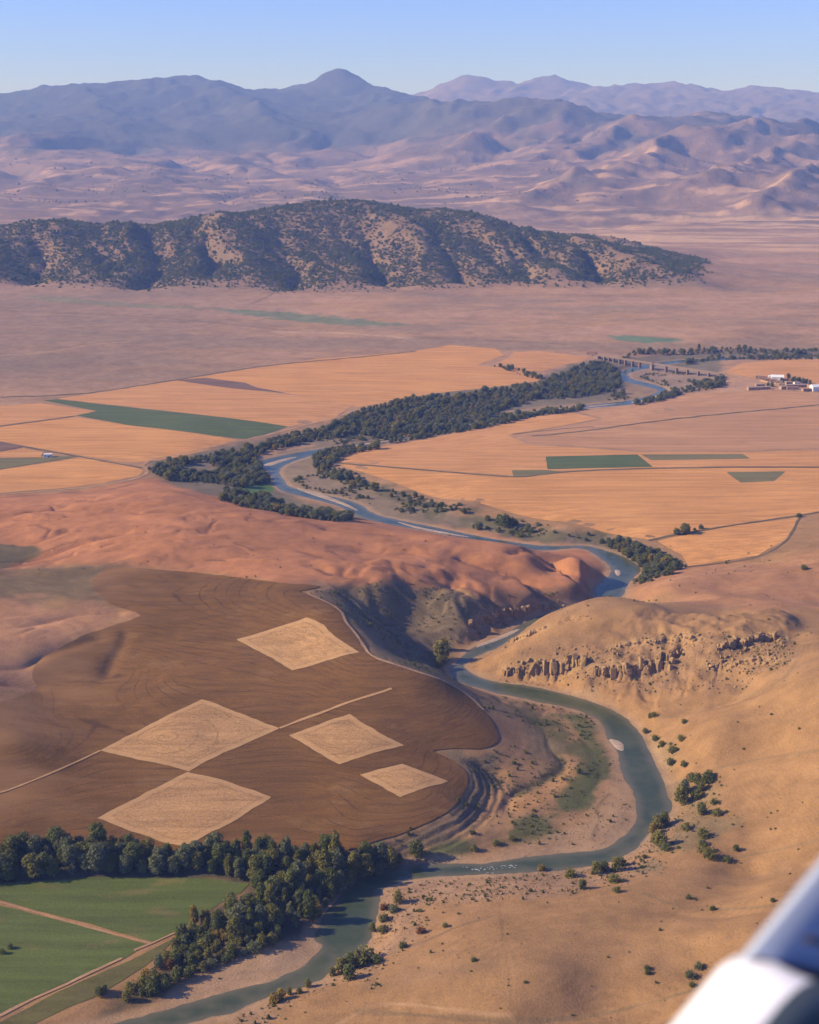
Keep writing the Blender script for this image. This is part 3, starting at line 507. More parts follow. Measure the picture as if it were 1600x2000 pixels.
# ------------------------------------------------------------------ materials
def mat(name):
    m = bpy.data.materials.new(name); m.use_nodes = True; nt = m.node_tree; nt.nodes.clear()
    o = nt.nodes.new('ShaderNodeOutputMaterial'); b = nt.nodes.new('ShaderNodeBsdfPrincipled')
    b.inputs['Roughness'].default_value = .95; b.inputs['Specular IOR Level'].default_value = .12
    nt.links.new(b.outputs[0], o.inputs[0])
    return m, nt, b
class NT:
    """short-hand for wiring nodes"""
    def __init__(s, nt): s.nt = nt
    def n(s, t, **k):
        nd = s.nt.nodes.new(t)
        for a, v in k.items(): setattr(nd, a, v)
        return nd
    def l(s, a, b): s.nt.links.new(a, b)
    def val(s, nd, i, v):
        if isinstance(v, (int, float, tuple, list)): nd.inputs[i].default_value = v
        else: s.l(v, nd.inputs[i])
    def math(s, op, a, b=0.0, c=None):
        nd = s.n('ShaderNodeMath', operation=op); s.val(nd, 0, a); s.val(nd, 1, b)
        if c is not None: s.val(nd, 2, c)
        return nd.outputs[0]
    def noise(s, scale, det=4, rgh=.55, vec=None, dist=0.0):
        nd = s.n('ShaderNodeTexNoise'); nd.inputs['Scale'].default_value = scale; nd.inputs['Detail'].default_value = det
        nd.inputs['Roughness'].default_value = rgh; nd.inputs['Distortion'].default_value = dist
        if vec is not None: s.l(vec, nd.inputs['Vector'])
        return nd.outputs['Fac']
    def map(s, v, a, b, c, d):
        nd = s.n('ShaderNodeMapRange'); nd.interpolation_type = 'SMOOTHSTEP'
        s.l(v, nd.inputs[0])
        for i, q in zip((1, 2, 3, 4), (a, b, c, d)): nd.inputs[i].default_value = q
        return nd.outputs[0]
    def mix(s, fac, a, b, blend='MIX'):
        nd = s.n('ShaderNodeMix', data_type='RGBA', blend_type=blend); s.val(nd, 0, fac)
        s.val(nd, 6, tuple(a) + (1,) if isinstance(a, (tuple, list)) and len(a) == 3 else a)
        s.val(nd, 7, tuple(b) + (1,) if isinstance(b, (tuple, list)) and len(b) == 3 else b)
        return nd.outputs[2]
    def scalec(s, col, v):
        nd = s.n('ShaderNodeVectorMath', operation='SCALE'); s.l(col, nd.inputs[0]); s.val(nd, 'Scale' if False else 3, v); return nd.outputs[0]
    def pos(s, sc=(1, 1, 1), rot=0.0):
        g = s.n('ShaderNodeNewGeometry'); mp = s.n('ShaderNodeMapping'); mp.inputs['Scale'].default_value = sc; mp.inputs['Rotation'].default_value = (0, 0, rot)
        s.l(g.outputs['Position'], mp.inputs[0]); return mp.outputs[0]
    def bump(s, hgt, strength, dist, b, normal=None):
        nd = s.n('ShaderNodeBump'); nd.inputs['Strength'].default_value = strength; nd.inputs['Distance'].default_value = dist
        s.l(hgt, nd.inputs['Height']); 
        if normal is not None: s.l(normal, nd.inputs['Normal'])
        if b is not None: s.l(nd.outputs[0], b.inputs['Normal'])
        return nd.outputs[0]

def ground_material(name, k=1.0, bumpd=.5):
    m, nt, b = mat(name); N = NT(nt)
    a = N.n('ShaderNodeAttribute', attribute_name='tint'); r = N.n('ShaderNodeAttribute', attribute_name='scrub')
    p = N.pos()
    f1 = N.noise(.9 * k, 5, .7, p); f2 = N.noise(.11 * k, 5, .6, p); f3 = N.noise(.023 * k, 4, .6, p)
    v = N.math('ADD', N.math('MULTIPLY', N.map(f1, .3, .7, -.17, .17), N.math('ADD', r.outputs['Fac'], .45)), N.map(f2, .3, .7, -.11, .11))
    v = N.math('ADD', v, N.map(f3, .3, .7, -.10, .10)); v = N.math('ADD', v, 1.0)
    col = N.scalec(a.outputs['Color'], v)
    vo = N.n('ShaderNodeTexVoronoi'); vo.inputs['Scale'].default_value = .33 * k; N.l(p, vo.inputs['Vector'])
    tuft = N.math('MULTIPLY', N.map(vo.outputs['Distance'], .12, .30, 1, 0), N.map(N.noise(.06 * k, 4, .6, p), .48, .62, 0, 1))
    col = N.mix(N.math('MULTIPLY', N.math('MULTIPLY', tuft, r.outputs['Fac']), .75), col, (.075, .068, .036))
    N.l(col, b.inputs['Base Color'])
    hgt = N.math('ADD', N.math('MULTIPLY', f1, .5), f2); N.bump(f1, .8, bumpd * .9 / k, b)
    return m
M_GROUND = ground_material('ground_soil'); M_HILL = ground_material('hill_soil', .5, .8); M_MOUNT = ground_material('mountain_soil', .07, .5)

def add_mesh(name, verts, faces, material, smooth=True, parent=None, attrs=None):
    me = bpy.data.meshes.new(name)
    verts = np.asarray(verts, np.float32); faces = np.asarray(faces)
    if faces.ndim == 2:
        k = faces.shape[1]; me.vertices.add(len(verts)); me.vertices.foreach_set('co', verts.ravel())
        me.loops.add(faces.size); me.loops.foreach_set('vertex_index', faces.astype(np.int32).ravel())
        me.polygons.add(len(faces)); me.polygons.foreach_set('loop_start', np.arange(0, faces.size, k, dtype=np.int32))
        me.update(calc_edges=True)
    else:
        me.from_pydata(verts.tolist(), [], [list(f) for f in faces])
    me.polygons.foreach_set('use_smooth', np.full(len(me.polygons), bool(smooth)))
    for an, (kind, arr) in (attrs or {}).items():
        at = me.attributes.new(an, kind, 'POINT'); at.data.foreach_set('color' if kind == 'FLOAT_COLOR' else 'value', np.asarray(arr, np.float32).ravel())
    if material is not None:
        for q in (material if isinstance(material, (list, tuple)) else [material]): me.materials.append(q)
    me.validate() if False else None
    o = bpy.data.objects.new(name, me); COL.objects.link(o)
    if parent is not None: o.parent = parent
    return o
def tag(o, label=None, cat=None, group=None, kind=None):
    if label: o['label'] = label
    if cat: o['category'] = cat
    if group: o['group'] = group
    if kind: o['kind'] = kind
    return o

# ------------------------------------------------------------------ land meshes cut from the lattice
NRm = int(np.searchsorted(ROWS, 4600)); NRm -= NRm % 2
def lattice_mesh(name, material, rsel, csel, fmask=None):
    X, Y, Z = XX[np.ix_(rsel, csel)], YY[np.ix_(rsel, csel)], HH[np.ix_(rsel, csel)]
    R_, C_ = X.shape; idx = np.arange(R_ * C_).reshape(R_, C_)
    f = np.stack([idx[:-1, :-1], idx[:-1, 1:], idx[1:, 1:], idx[1:, :-1]], -1).reshape(-1, 4)
    if fmask is not None: f = f[fmask.ravel()]
    used = np.zeros(R_ * C_, bool); used[f.ravel()] = True; remap = np.cumsum(used) - 1
    V = np.stack([X, Y, Z], -1).reshape(-1, 3)[used]; t = tint[np.ix_(rsel, csel)].reshape(-1, 3)[used]; s = rough[np.ix_(rsel, csel)].ravel()[used]
    o = add_mesh(name, V, remap[f], material, True, None, {'tint': ('FLOAT_COLOR', np.concatenate([t, np.ones((len(t), 1))], 1)), 'scrub': ('FLOAT', s)})
    return o
rs, cs = np.arange(0, NRm + 1), np.arange(NU)
hm = (hillm[:NRm, :-1] > .02)
tag(lattice_mesh('ground', M_GROUND, rs, cs, ~hm), 'dry tan and red soil of the river valley and its slopes', kind='structure')
tag(lattice_mesh('wooded_hill', M_HILL, rs, cs, hm), 'long low hill dotted with dark scrub across the plain', kind='structure')
rs2 = np.concatenate([[NRm], np.arange(NRm + 1, len(ROWS), 2)]); cs2 = np.arange(0, NU, 2); cs2[-1] = NU - 1
tag(lattice_mesh('mountains', M_MOUNT, rs2, cs2), 'hazy violet foothills and mountain ranges on the skyline', kind='structure')

tick('land')
# ------------------------------------------------------------------ river water
def strip(L, R_):
    n_ = len(L); V = np.concatenate([L, R_]); F = np.stack([np.arange(n_ - 1), np.arange(1, n_), n_ + np.arange(1, n_), n_ + np.arange(n_ - 1)], -1); return V, F
k_ = min(len(LB), len(RB))
def resamp(P, n_):
    P = np.asarray(P, float); d = np.concatenate([[0], np.cumsum(np.hypot(*np.diff(P[:, :2], axis=0).T))]); t = np.linspace(0, d[-1], n_)
    return np.stack([np.interp(t, d, P[:, i]) for i in range(P.shape[1])], -1)
def tri_poly(P, spacing, jitter=0.0):
    """triangulated sheet over a ground outline: boundary plus an inner grid"""
    P = np.asarray(P)[:, :2]; d = np.concatenate([P, P[:1]]); per = []
    for i in range(len(P)):
        L_ = np.hypot(*(d[i + 1] - d[i])); k = max(1, int(L_ / spacing))
        for j in range(k): per.append(d[i] + (d[i + 1] - d[i]) * j / k)
    per = np.array(per)
    gx = np.arange(P[:, 0].min(), P[:, 0].max(), spacing); gy_ = np.arange(P[:, 1].min(), P[:, 1].max(), spacing)
    G = np.stack(np.meshgrid(gx, gy_), -1).reshape(-1, 2)
    if len(G):
        dd = np.full(len(G), 1e9)
        ins = inside(G[:, 0], G[:, 1], P); G = G[ins]
        if len(G): dd, _ = seg_dist(G[:, 0], G[:, 1], P, True); G = G[dd > spacing * .45]
    allp = np.concatenate([per, G]) if len(G) else per
    nb = len(per)
    vo, _, fo, *_r = geometry.delaunay_2d_cdt([Vector(q) for q in allp], [(i, (i + 1) % nb) for i in range(nb)], [list(range(nb))], 1, 1e-4)
    return np.array([(v.x, v.y) for v in vo]), [f for f in fo]
m, nt, b = mat('river_water'); N = NT(nt)
p = N.pos()
flow = N.noise(.05, 4, .6, p); rip = N.noise(.55, 4, .65, p)
col = N.mix(N.map(flow, .35, .65, 0, 1), (.042, .058, .026), (.070, .082, .036))
sh_a = N.n('ShaderNodeAttribute', attribute_name='shore')
shal = N.map(N.math('ADD', sh_a.outputs['Fac'], N.math('MULTIPLY', N.noise(.06, 4, .6, p), -7.0)), -2.5, 4.0, 1, 0)
col = N.mix(N.math('MULTIPLY', shal, .75), col, (.135, .118, .070))           # silty shallows over the bed
N.l(col, b.inputs['Base Color']); b.inputs['Roughness'].default_value = .22; b.inputs['Specular IOR Level'].default_value = .32; b.inputs['IOR'].default_value = 1.33
N.bump(N.math('ADD', rip, N.math('MULTIPLY', flow, .6)), .35, .25, b)
M_WATER = m
# widen the outline a little so that the sheet runs under the banks
ctr = RIV; nrm = np.roll(RIV, -1, 0) - np.roll(RIV, 1, 0); nrm = np.stack([nrm[:, 1], -nrm[:, 0]], -1); nrm /= np.linalg.norm(nrm, axis=1)[:, None] + 1e-9
area = np.sum(RIV[:, 0] * np.roll(RIV[:, 1], -1) - np.roll(RIV[:, 0], -1) * RIV[:, 1])
WATER = RIV + nrm * (1.2 if area > 0 else -1.2)
wv, wf = tri_poly(WATER, 6)
sh_d, _ = seg_dist(wv[:, 0], wv[:, 1], WATER, True)
F = np.array([f[:3] for f in wf]); V = np.c_[wv, np.zeros(len(wv))]
riv = add_mesh('river', V, F, M_WATER, True, None, {'shore': ('FLOAT', sh_d)}); tag(riv, 'grey-green river winding through the valley', kind='structure')

# ------------------------------------------------------------------ the air
def build_haze():
    X0, X1, Y_0, Y_1, Z0, Z1 = -14000, 14000, -2500, 28500, -4, 1150
    v = [(x, y, z) for z in (Z0, Z1) for x, y in ((X0, Y_0), (X1, Y_0), (X1, Y_1), (X0, Y_1))]
    f = [(3, 2, 1, 0), (4, 5, 6, 7), (0, 1, 5, 4), (1, 2, 6, 5), (2, 3, 7, 6), (3, 0, 4, 7)]
    m = bpy.data.materials.new('haze_air'); m.use_nodes = True; nt = m.node_tree; nt.nodes.clear()
    o = nt.nodes.new('ShaderNodeOutputMaterial'); pv = nt.nodes.new('ShaderNodeVolumePrincipled')
    pv.inputs['Color'].default_value = (.27, .43, 1.0, 1); pv.inputs['Density'].default_value = 7.8e-5
    pv.inputs['Absorption Color'].default_value = (1, 1, 1, 1); pv.inputs['Anisotropy'].default_value = 0.0
    nt.links.new(pv.outputs[0], o.inputs['Volume'])
    hz = add_mesh('haze', v, f, m, False); tag(hz, 'pale blue haze in the air of the valley', kind='stuff')
build_haze()
print('tris so far', sum(len(o.data.polygons) * 2 for o in COL.objects if o.type == 'MESH'), 'rows', len(ROWS), HH.max())
tick('haze')
# ------------------------------------------------------------------ fields and tracks, laid on the land
def field_material(name, a, b_, rot=0.0, streak=.5, ring=None, ring_amt=.4, gap=1.0, spk=.16, bumpd=.25, patch=None, patch_amt=.6, fade=None, head=None):
    m, nt, b = mat(name); N = NT(nt)
    p = N.pos(); ps = N.pos((.016, .32, 1), rot); ps2 = N.pos((.008, .15, 1), rot)
    s1 = N.noise(1.0, 5, .6, ps, .3); s2 = N.noise(1.0, 3, .6, ps2); f = N.noise(.8, 5, .7, p); big = N.noise(.012, 4, .6, p)
    fac = N.math('ADD', N.math('MULTIPLY', N.map(s1, .3, .7, 0, 1), streak), N.math('MULTIPLY', N.map(big, .3, .7, 0, 1), 1 - streak))
    col = N.mix(fac, a, b_)
    if patch: col = N.mix(N.math('MULTIPLY', N.map(N.noise(.03, 5, .65, N.pos((1, 2.2, 1), rot)), .56, .68, 0, 1), patch_amt), col, patch)
    v = N.math('ADD', N.math('ADD', N.map(f, .25, .75, -spk, spk), N.map(s2, .3, .7, -.15, .15)), 1.0)
    col = N.scalec(col, v)
    if ring is not None:
        at = N.n('ShaderNodeAttribute', attribute_name='ring')
        w = N.math('PINGPONG', N.math('ADD', at.outputs['Fac'], N.math('MULTIPLY', N.noise(.02, 3, .5, p), 1.2)), .5)
        line = N.math('MULTIPLY', N.map(w, 0.0, .10 * gap, 1, 0), N.map(N.noise(.035, 5, .7, p), .40, .62, 0, 1))
        col = N.mix(N.math('MULTIPLY', line, ring_amt), col, ring)
    if head:                                                       # headland: a paler turning strip with a dark wheel line inside it
        ea = N.n('ShaderNodeAttribute', attribute_name='edge'); ev = N.math('ADD', ea.outputs['Fac'], N.math('MULTIPLY', N.math('SUBTRACT', N.noise(.25, 4, .6, p), .5), 2.4))
        col = N.mix(N.map(ev, 2.0, 4.2, .55, 0), col, head[0]); wl = N.math('PINGPONG', ev, 2.3)
        col = N.mix(N.math('MULTIPLY', N.map(wl, 0.0, .5, .5, 0), N.math('MULTIPLY', N.map(ev, 2.5, 3.2, 0, 1), N.map(ev, 7, 14, 1, 0))), col, head[1])
    if fade:                                                       # stubble left standing where the plough ran out
        sx = N.n('ShaderNodeSeparateXYZ'); N.l(p, sx.inputs[0]); q = N.math('ADD', sx.outputs[0], N.math('MULTIPLY', N.math('SUBTRACT', N.noise(.02, 5, .65, N.pos((.5, 1.6, 1), .3)), .5), 190))
        col = N.mix(N.map(q, fade[0], fade[1], .85, 0), col, fade[2])
    N.l(col, b.inputs['Base Color'])
    N.bump(N.math('ADD', f, s2), .7, bumpd, b)
    return m
def field(name, pts, material, off=.3, spacing=8, label=None, ring=None, n=1, wob=.5, world=None):
    P = hitpoly(pts, n) if world is None else world
    d = np.concatenate([P, P[:1]]); per = []
    for i in range(len(P)):                                        # an edge that wanders a little
        L_ = np.hypot(*(d[i + 1] - d[i])); k = max(1, int(L_ / spacing))
        for j in range(k): per.append(d[i] + (d[i + 1] - d[i]) * j / k)
    per = np.array(per); per = per + wob * np.stack([fbm(per[:, 0], per[:, 1], 14, 3, seed=61), fbm(per[:, 0], per[:, 1], 14, 3, seed=63)], -1)
    v2, fs = tri_poly(per, spacing)
    z = H_at(v2[:, 0], v2[:, 1]) + off
    ed_, _ = seg_dist(v2[:, 0], v2[:, 1], per, True); at = {'edge': ('FLOAT', ed_)}
    if ring is not None: at['ring'] = ('FLOAT', ring(v2[:, 0], v2[:, 1]))
    me_f = np.array([f if len(f) == 3 else f[:3] for f in fs])
    o = add_mesh(name, np.c_[v2, z], me_f, material, True, None, at)
    return tag(o, label, kind='structure')
def ribbon(name, pts, width, material, off=.45, label=None, closed=False, step=None):
    p = spline(pts, 5) if len(pts) > 2 else np.array(pts, float)
    P = hit(p[:, 0], p[:, 1])[:, :2]; L_ = np.sum(np.hypot(*np.diff(P, axis=0).T)); k = max(6, int(L_ / (step or 6)))
    P = resamp(P, k); P += .35 * width * np.stack([fbm(P[:, 0], P[:, 1], 22, 2, seed=71), fbm(P[:, 0], P[:, 1], 22, 2, seed=72)], -1)
    t = np.gradient(P, axis=0); t /= np.linalg.norm(t, axis=1)[:, None] + 1e-9; nn_ = np.stack([-t[:, 1], t[:, 0]], -1)
    w = width * (.5 + .18 * fbm(P[:, 0], P[:, 1], 9, 2, seed=73))[:, None]
    Lp, Rp = P + nn_ * w, P - nn_ * w
    V = [np.c_[Q, H_at(Q[:, 0], Q[:, 1]) + off] for Q in (Lp, P, Rp)]
    V = np.concatenate(V); f1 = np.stack([np.arange(k - 1), np.arange(1, k), k + np.arange(1, k), k + np.arange(k - 1)], -1)
    o = add_mesh(name, V, np.concatenate([f1, f1 + k]), material, True)
    return tag(o, label, kind='structure')
def hb_at(x, y): return base_height(np.asarray(x), np.asarray(y))

M_PLOUGH = field_material('ploughed_soil', (.125, .061, .014), (.170, .084, .024), .5, .35, ring=(.048, .022, .007), ring_amt=.7, patch=(.20, .115, .045), patch_amt=.4, fade=(-255, -165, (.25, .135, .055)))
M_UNPL = [field_material('unploughed_stubble%d' % i, (.32, .180, .072), (.42, .245, .105), rr, .55, ring=(.11, .062, .030), ring_amt=ra, gap=.8, spk=.30, head=((.46, .28, .125), (.20, .115, .05)), patch=(.25, .145, .062), patch_amt=.5) for i, (rr, ra) in enumerate([(.3, .45), (.6, .0), (-.2, .12), (.2, .75), (.1, .4)])]
M_STUB = [field_material('stubble%d' % i, a, b_, rr, .6, patch=pc, patch_amt=.4) for i, (a, b_, rr, pc) in enumerate([
    ((.44, .205, .062), (.55, .275, .092), -.10, (.36, .18, .075)), ((.43, .205, .070), (.52, .265, .10), .05, (.33, .175, .08)),
    ((.40, .20, .080), (.48, .25, .105), -.16, (.31, .17, .085)), ((.35, .185, .088), (.43, .235, .115), -.05, (.27, .15, .08))])]
M_GREEN = [field_material('green_crop%d' % i, a, b_, .1, .3, patch=pc, patch_amt=pa) for i, (a, b_, pc, pa) in enumerate([
    ((.080, .104, .022), (.100, .122, .030), (.17, .125, .048), .55), ((.072, .098, .030), (.092, .115, .040), (.13, .12, .055), .45), ((.135, .125, .050), (.165, .142, .062), (.20, .14, .07), .5), ((.105, .098, .028), (.135, .115, .036), (.19, .13, .055), .7)])]
M_DARKSOIL = field_material('dark_soil', (.15, .088, .060), (.19, .115, .08), 0, .4)
M_BUND = field_material('bare_earth', (.34, .20, .105), (.42, .26, .14), 0, .3, spk=.2)
M_DITCH = field_material('weedy_ditch', (.085, .075, .045), (.16, .12, .07), 0, .3, spk=.3)

def ring_h(k): return lambda x, y: hb_at(x, y) * k
def ring_c(px, py, k, ax=1.0):
    c = hit([px], [py])[0]; return lambda x, y: np.hypot((x - c[0]) * ax, y - c[1]) * k
field('ploughed_field', PLO if True else [(-190,1672),(0,1652),(100,1656),(250,1670),(360,1674),(560,1674),(660,1666),(720,1650),(800,1622),(860,1596),(893,1570),(912,1536),(910,1508),(890,1490),(862,1476),(845,1468),(880,1462),(930,1464),(964,1457),(972,1440),(962,1412),(940,1385),(905,1355),(860,1330),(800,1310),(745,1292),(722,1280),(712,1252),(690,1228),(672,1206),(667,1190),(640,1175),(600,1160),(585,1156),(625,1146),(545,1139),(470,1129),(380,1119),(300,1113),(255,1109),(205,1112),(180,1140),(215,1180),(275,1203),(180,1236),(100,1276),(68,1302),(64,1325),(70,1346),(0,1373),(-190,1420)],
      M_PLOUGH, .42, 2.8, 'brown ploughed hillside around the pale diamond plots', ring=ring_h(1.15), n=3, wob=.6, world=PLW)
dia = [([(196,1468),(290,1418),(395,1367),(470,1395),(545,1424),(460,1462),(368,1508),(280,1487)], 'large pale diamond of stubble in the middle of the ploughed slope', ring_c(330,1440,.085)),
       ([(190,1600),(280,1552),(368,1509),(450,1530),(531,1559),(450,1610),(362,1658),(270,1630)], 'pale diamond of stubble just above the tree belt', ring_c(100,1500,.05)),
       ([(462,1250),(530,1230),(600,1208),(632,1222),(702,1276),(640,1292),(572,1311),(510,1276)], 'pale diamond of stubble highest on the ploughed slope', ring_c(500,1330,.06)),
       ([(565,1437),(620,1418),(682,1397),(735,1430),(790,1458),(740,1470),(662,1495),(610,1465)], 'pale diamond of stubble with concentric dark rings', ring_c(655,1443,.16)),
       ([(703,1515),(785,1494),(877,1528),(782,1559)], 'smallest pale diamond of stubble near the scarp', ring_c(700,1700,.11))]
for i, (P, lb, rf) in enumerate(dia): field('stubble_plot', P, M_UNPL[i], .60, 2.2, lb, ring=rf, wob=.75)
field('stubble_field', [(-130,803),(0,793),(80,788),(188,803),(145,812),(0,831),(-130,850)], M_STUB[1], .15, 14, 'narrow orange stubble field at the left edge above the track')
field('stubble_field', [(-130,856),(0,834),(146,815),(260,832),(465,859),(400,881),(285,903),(240,903),(100,880),(0,862),(-130,838)], M_STUB[0], .15, 14, 'wide orange stubble field below the long green strip')
field('stubble_field', [(112,779),(345,743),(440,757),(560,770),(690,790),(640,825),(562,833),(330,803)], M_STUB[1], .15, 16, 'orange stubble field just above the long green strip')
field('stubble_field', [(350,742),(500,718),(620,701),(800,687),(880,674),(968,681),(985,694),(930,714),(1040,723),(1062,736),(1050,745),(960,757),(880,765),(800,775),(700,796),(560,768),(500,756),(480,749)], M_STUB[0], .15, 18, 'largest orange stubble field beside the riverside wood')
field('stubble_field', [(1005,688),(1050,686),(1150,697),(1142,704),(1090,716),(1060,726),(960,714),(990,700)], M_STUB[1], .15, 16, 'pale stubble field next to the bridge end')
field('dark_field', [(345,743),(400,738),(480,748),(500,757),(560,768),(440,757)], M_DARKSOIL, .24, 14, 'thin wedge of dark ploughed soil between orange fields')
field('green_field', [(85,782),(112,780),(330,804),(562,833),(520,848),(490,859),(420,852),(255,831),(150,812),(190,803)], M_GREEN[1], .22, 14, 'long dark green strip of crop left of the river')
field('stubble_field', [(-130,945),(0,918),(160,894),(265,913),(281,919),(270,930),(200,944),(60,958),(0,963),(-130,975)], M_STUB[0], .15, 12, 'orange stubble field between the little house and the red hill')
field('stubble_field', [(-60,885),(0,883),(45,876),(86,883),(80,894),(0,895),(-60,894)], M_STUB[1], .4, 10, 'small stubble patch beside the little white house')
field('dark_field', [(-60,862),(0,862),(42,874),(0,882),(-60,886)], M_DARKSOIL, .4, 10, 'dark bare patch beyond the little white house')
field('dark_field', [(-60,897),(0,896),(80,895),(110,891),(150,892),(0,917),(-60,925)], M_GREEN[2], .35, 10, 'drab fallow strip in front of the little white house')
field('stubble_field', [(655,905),(740,912),(1000,932),(1110,923),(1280,916),(1420,914),(1600,914),(1720,914),(1720,985),(1600,999),(1440,1024),(1268,1054),(1180,1040),(1000,1002),(860,974),(770,942),(700,920)], M_STUB[0], .15, 14, 'broad orange stubble field inside the river bend')
field('stubble_field', [(655,903),(670,888),(745,873),(905,843),(1050,813),(1120,806),(1170,818),(1060,838),(990,850),(1030,868),(1250,883),(1460,883),(1720,876),(1720,911),(1420,911),(1280,913),(1108,920),(1000,929),(740,909)], M_STUB[1], .15, 14, 'orange stubble field above the green blocks right of the river')
field('fallow_field', [(1130,804),(1240,790),(1340,770),(1470,764),(1720,772),(1720,872),(1460,880),(1250,880),(1040,866),(1000,851),(1070,839),(1180,818)], M_STUB[3], .15, 18, 'pinkish fallow land below the village')
field('green_field', [(1066,892),(1245,888),(1275,912),(1070,917)], M_GREEN[1], .24, 12, 'solid green block of crop in the right-hand fields')
field('green_field', [(1252,888),(1450,887),(1466,896),(1272,899)], M_GREEN[2], .24, 12, 'thin green strip of crop touching the green block')
field('green_field', [(1418,922),(1535,921),(1512,940),(1447,943)], M_GREEN[2], .24, 12, 'faded green trapezoid of crop near the right edge')
field('fallow_field', [(1000,919),(1062,918),(1108,922),(1004,932)], M_GREEN[2], .24, 12, 'small grey-brown plot left of the green block')
field('stubble_field', [(1285,1057),(1440,1026),(1560,1011),(1535,1055),(1480,1085),(1400,1098),(1345,1106),(1332,1084)], M_STUB[0], .15, 10, 'golden stubble field at the foot of the right slope')
field('stubble_field', [(1417,728),(1450,709),(1530,702),(1720,706),(1720,758),(1600,752),(1480,740)], M_STUB[1], .15, 18, 'stubble field behind the village')
field('green_field', [(-110,1732),(0,1725),(60,1722),(170,1714),(260,1711),(400,1716),(488,1726),(470,1745),(430,1765),(392,1790),(350,1818),(300,1841),(180,1806),(40,1770),(0,1758),(-110,1733)], M_GREEN[0], .14, 4, 'green meadow against the tree belt')
field('green_field', [(-110,1748),(0,1769),(40,1778),(180,1814),(288,1845),(235,1876),(120,1922),(0,1980),(-110,2030)], M_GREEN[0], .14, 4, 'green meadow below the earth bund at the corner')
field('green_field', [(-60,2040),(0,1996),(120,1934),(240,1882),(305,1850),(345,1830),(310,1868),(240,1915),(180,1950),(90,1990),(0,2030)], M_GREEN[3], .14, 4, 'dull grassy strip between meadow and riverside bushes')
rb = [('dirt_track', [(-60,1744),(0,1762),(60,1780),(160,1808),(230,1827),(296,1844)], 1.3, M_BUND, 'pale earth bund between the two green meadows'),
      ('dirt_track', [(-60,2010),(0,1984),(70,1949),(130,1922),(190,1895),(237,1873)], 2.0, M_BUND, 'pale track along the meadow near the corner'),
      ('dirt_track', [(262,1857),(296,1843),(320,1832),(343,1822)], 1.6, M_BUND, 'short pale track between meadow and wood'),
      ('dirt_track', [(545,1424),(620,1396),(700,1368),(765,1347)], 2.4, M_UNPL[1], 'pale unploughed line running up from the large diamond'),
      ('dirt_track', [(196,1468),(120,1504),(50,1532),(0,1550),(-80,1572)], 1.5, M_UNPL[1], 'pale unploughed line running down from the large diamond'),
      ('dirt_track', [(600,1160),(650,1184),(668,1200),(674,1215),(700,1245),(718,1275),(745,1291),(800,1309),(870,1333),(910,1357),(945,1388)], 2.6, M_BUND, 'pale grass edge of the plateau above the gorge'),
      ('dirt_track', [(-60,974),(0,967),(120,957),(200,948),(270,933),(288,918),(280,908),(300,898),(350,888),(420,872),(520,850),(600,830),(650,818),(700,800),(780,781),(860,767)], 5, M_BUND, 'dirt road along the fields and the riverside wood'),
      ('dirt_track', [(-60,848),(0,864),(110,884),(160,893),(230,906),(278,914)], 4, M_DITCH, 'weedy lane past the little white house'),
      ('field_ditch', [(-60,842),(0,833),(75,823),(145,813)], 4, M_DITCH, 'dark ditch between two left-hand stubble fields'),
      ('field_ditch', [(640,904),(740,911),(860,921),(1000,932),(1060,927),(1120,921),(1200,917),(1420,913),(1600,913),(1700,912)], 4, M_DITCH, 'dark ditch across the right-hand fields'),
      ('field_ditch', [(1265,1056),(1320,1044),(1440,1025),(1540,1010),(1600,1000),(1680,990)], 4, M_DITCH, 'weedy ditch above the golden field'),
      ('field_ditch', [(1562,1010),(1540,1050),(1500,1080),(1440,1096),(1340,1108)], 2.5, M_DITCH, 'dark edge between golden field and right slope'),
      ('field_ditch', [(1040,852),(1140,842),(1290,822),(1420,808),(1600,791),(1700,780)], 6, M_DITCH, 'straight dark ditch below the village'),
      ('field_ditch', [(1000,848),(1120,836),(1160,834)], 4, M_DITCH, 'short ditch above the right-hand fields'),
      ('field_ditch', [(0,776),(170,768),(345,742),(520,715),(700,698),(815,686)], 7, M_DITCH, 'dark margin between plain and left-hand fields'),
      ('dirt_track', [(1405,727),(1440,734),(1480,742),(1530,752),(1600,776),(1680,800)], 6, M_BUND, 'road from the bridge through the village')]
for nm, pts, w, mt_, lb in rb: ribbon(nm, pts, w * .8, mt_,   .70 if 'diamond' in lb or 'plateau' in lb else .30, lb)
tick('fields')

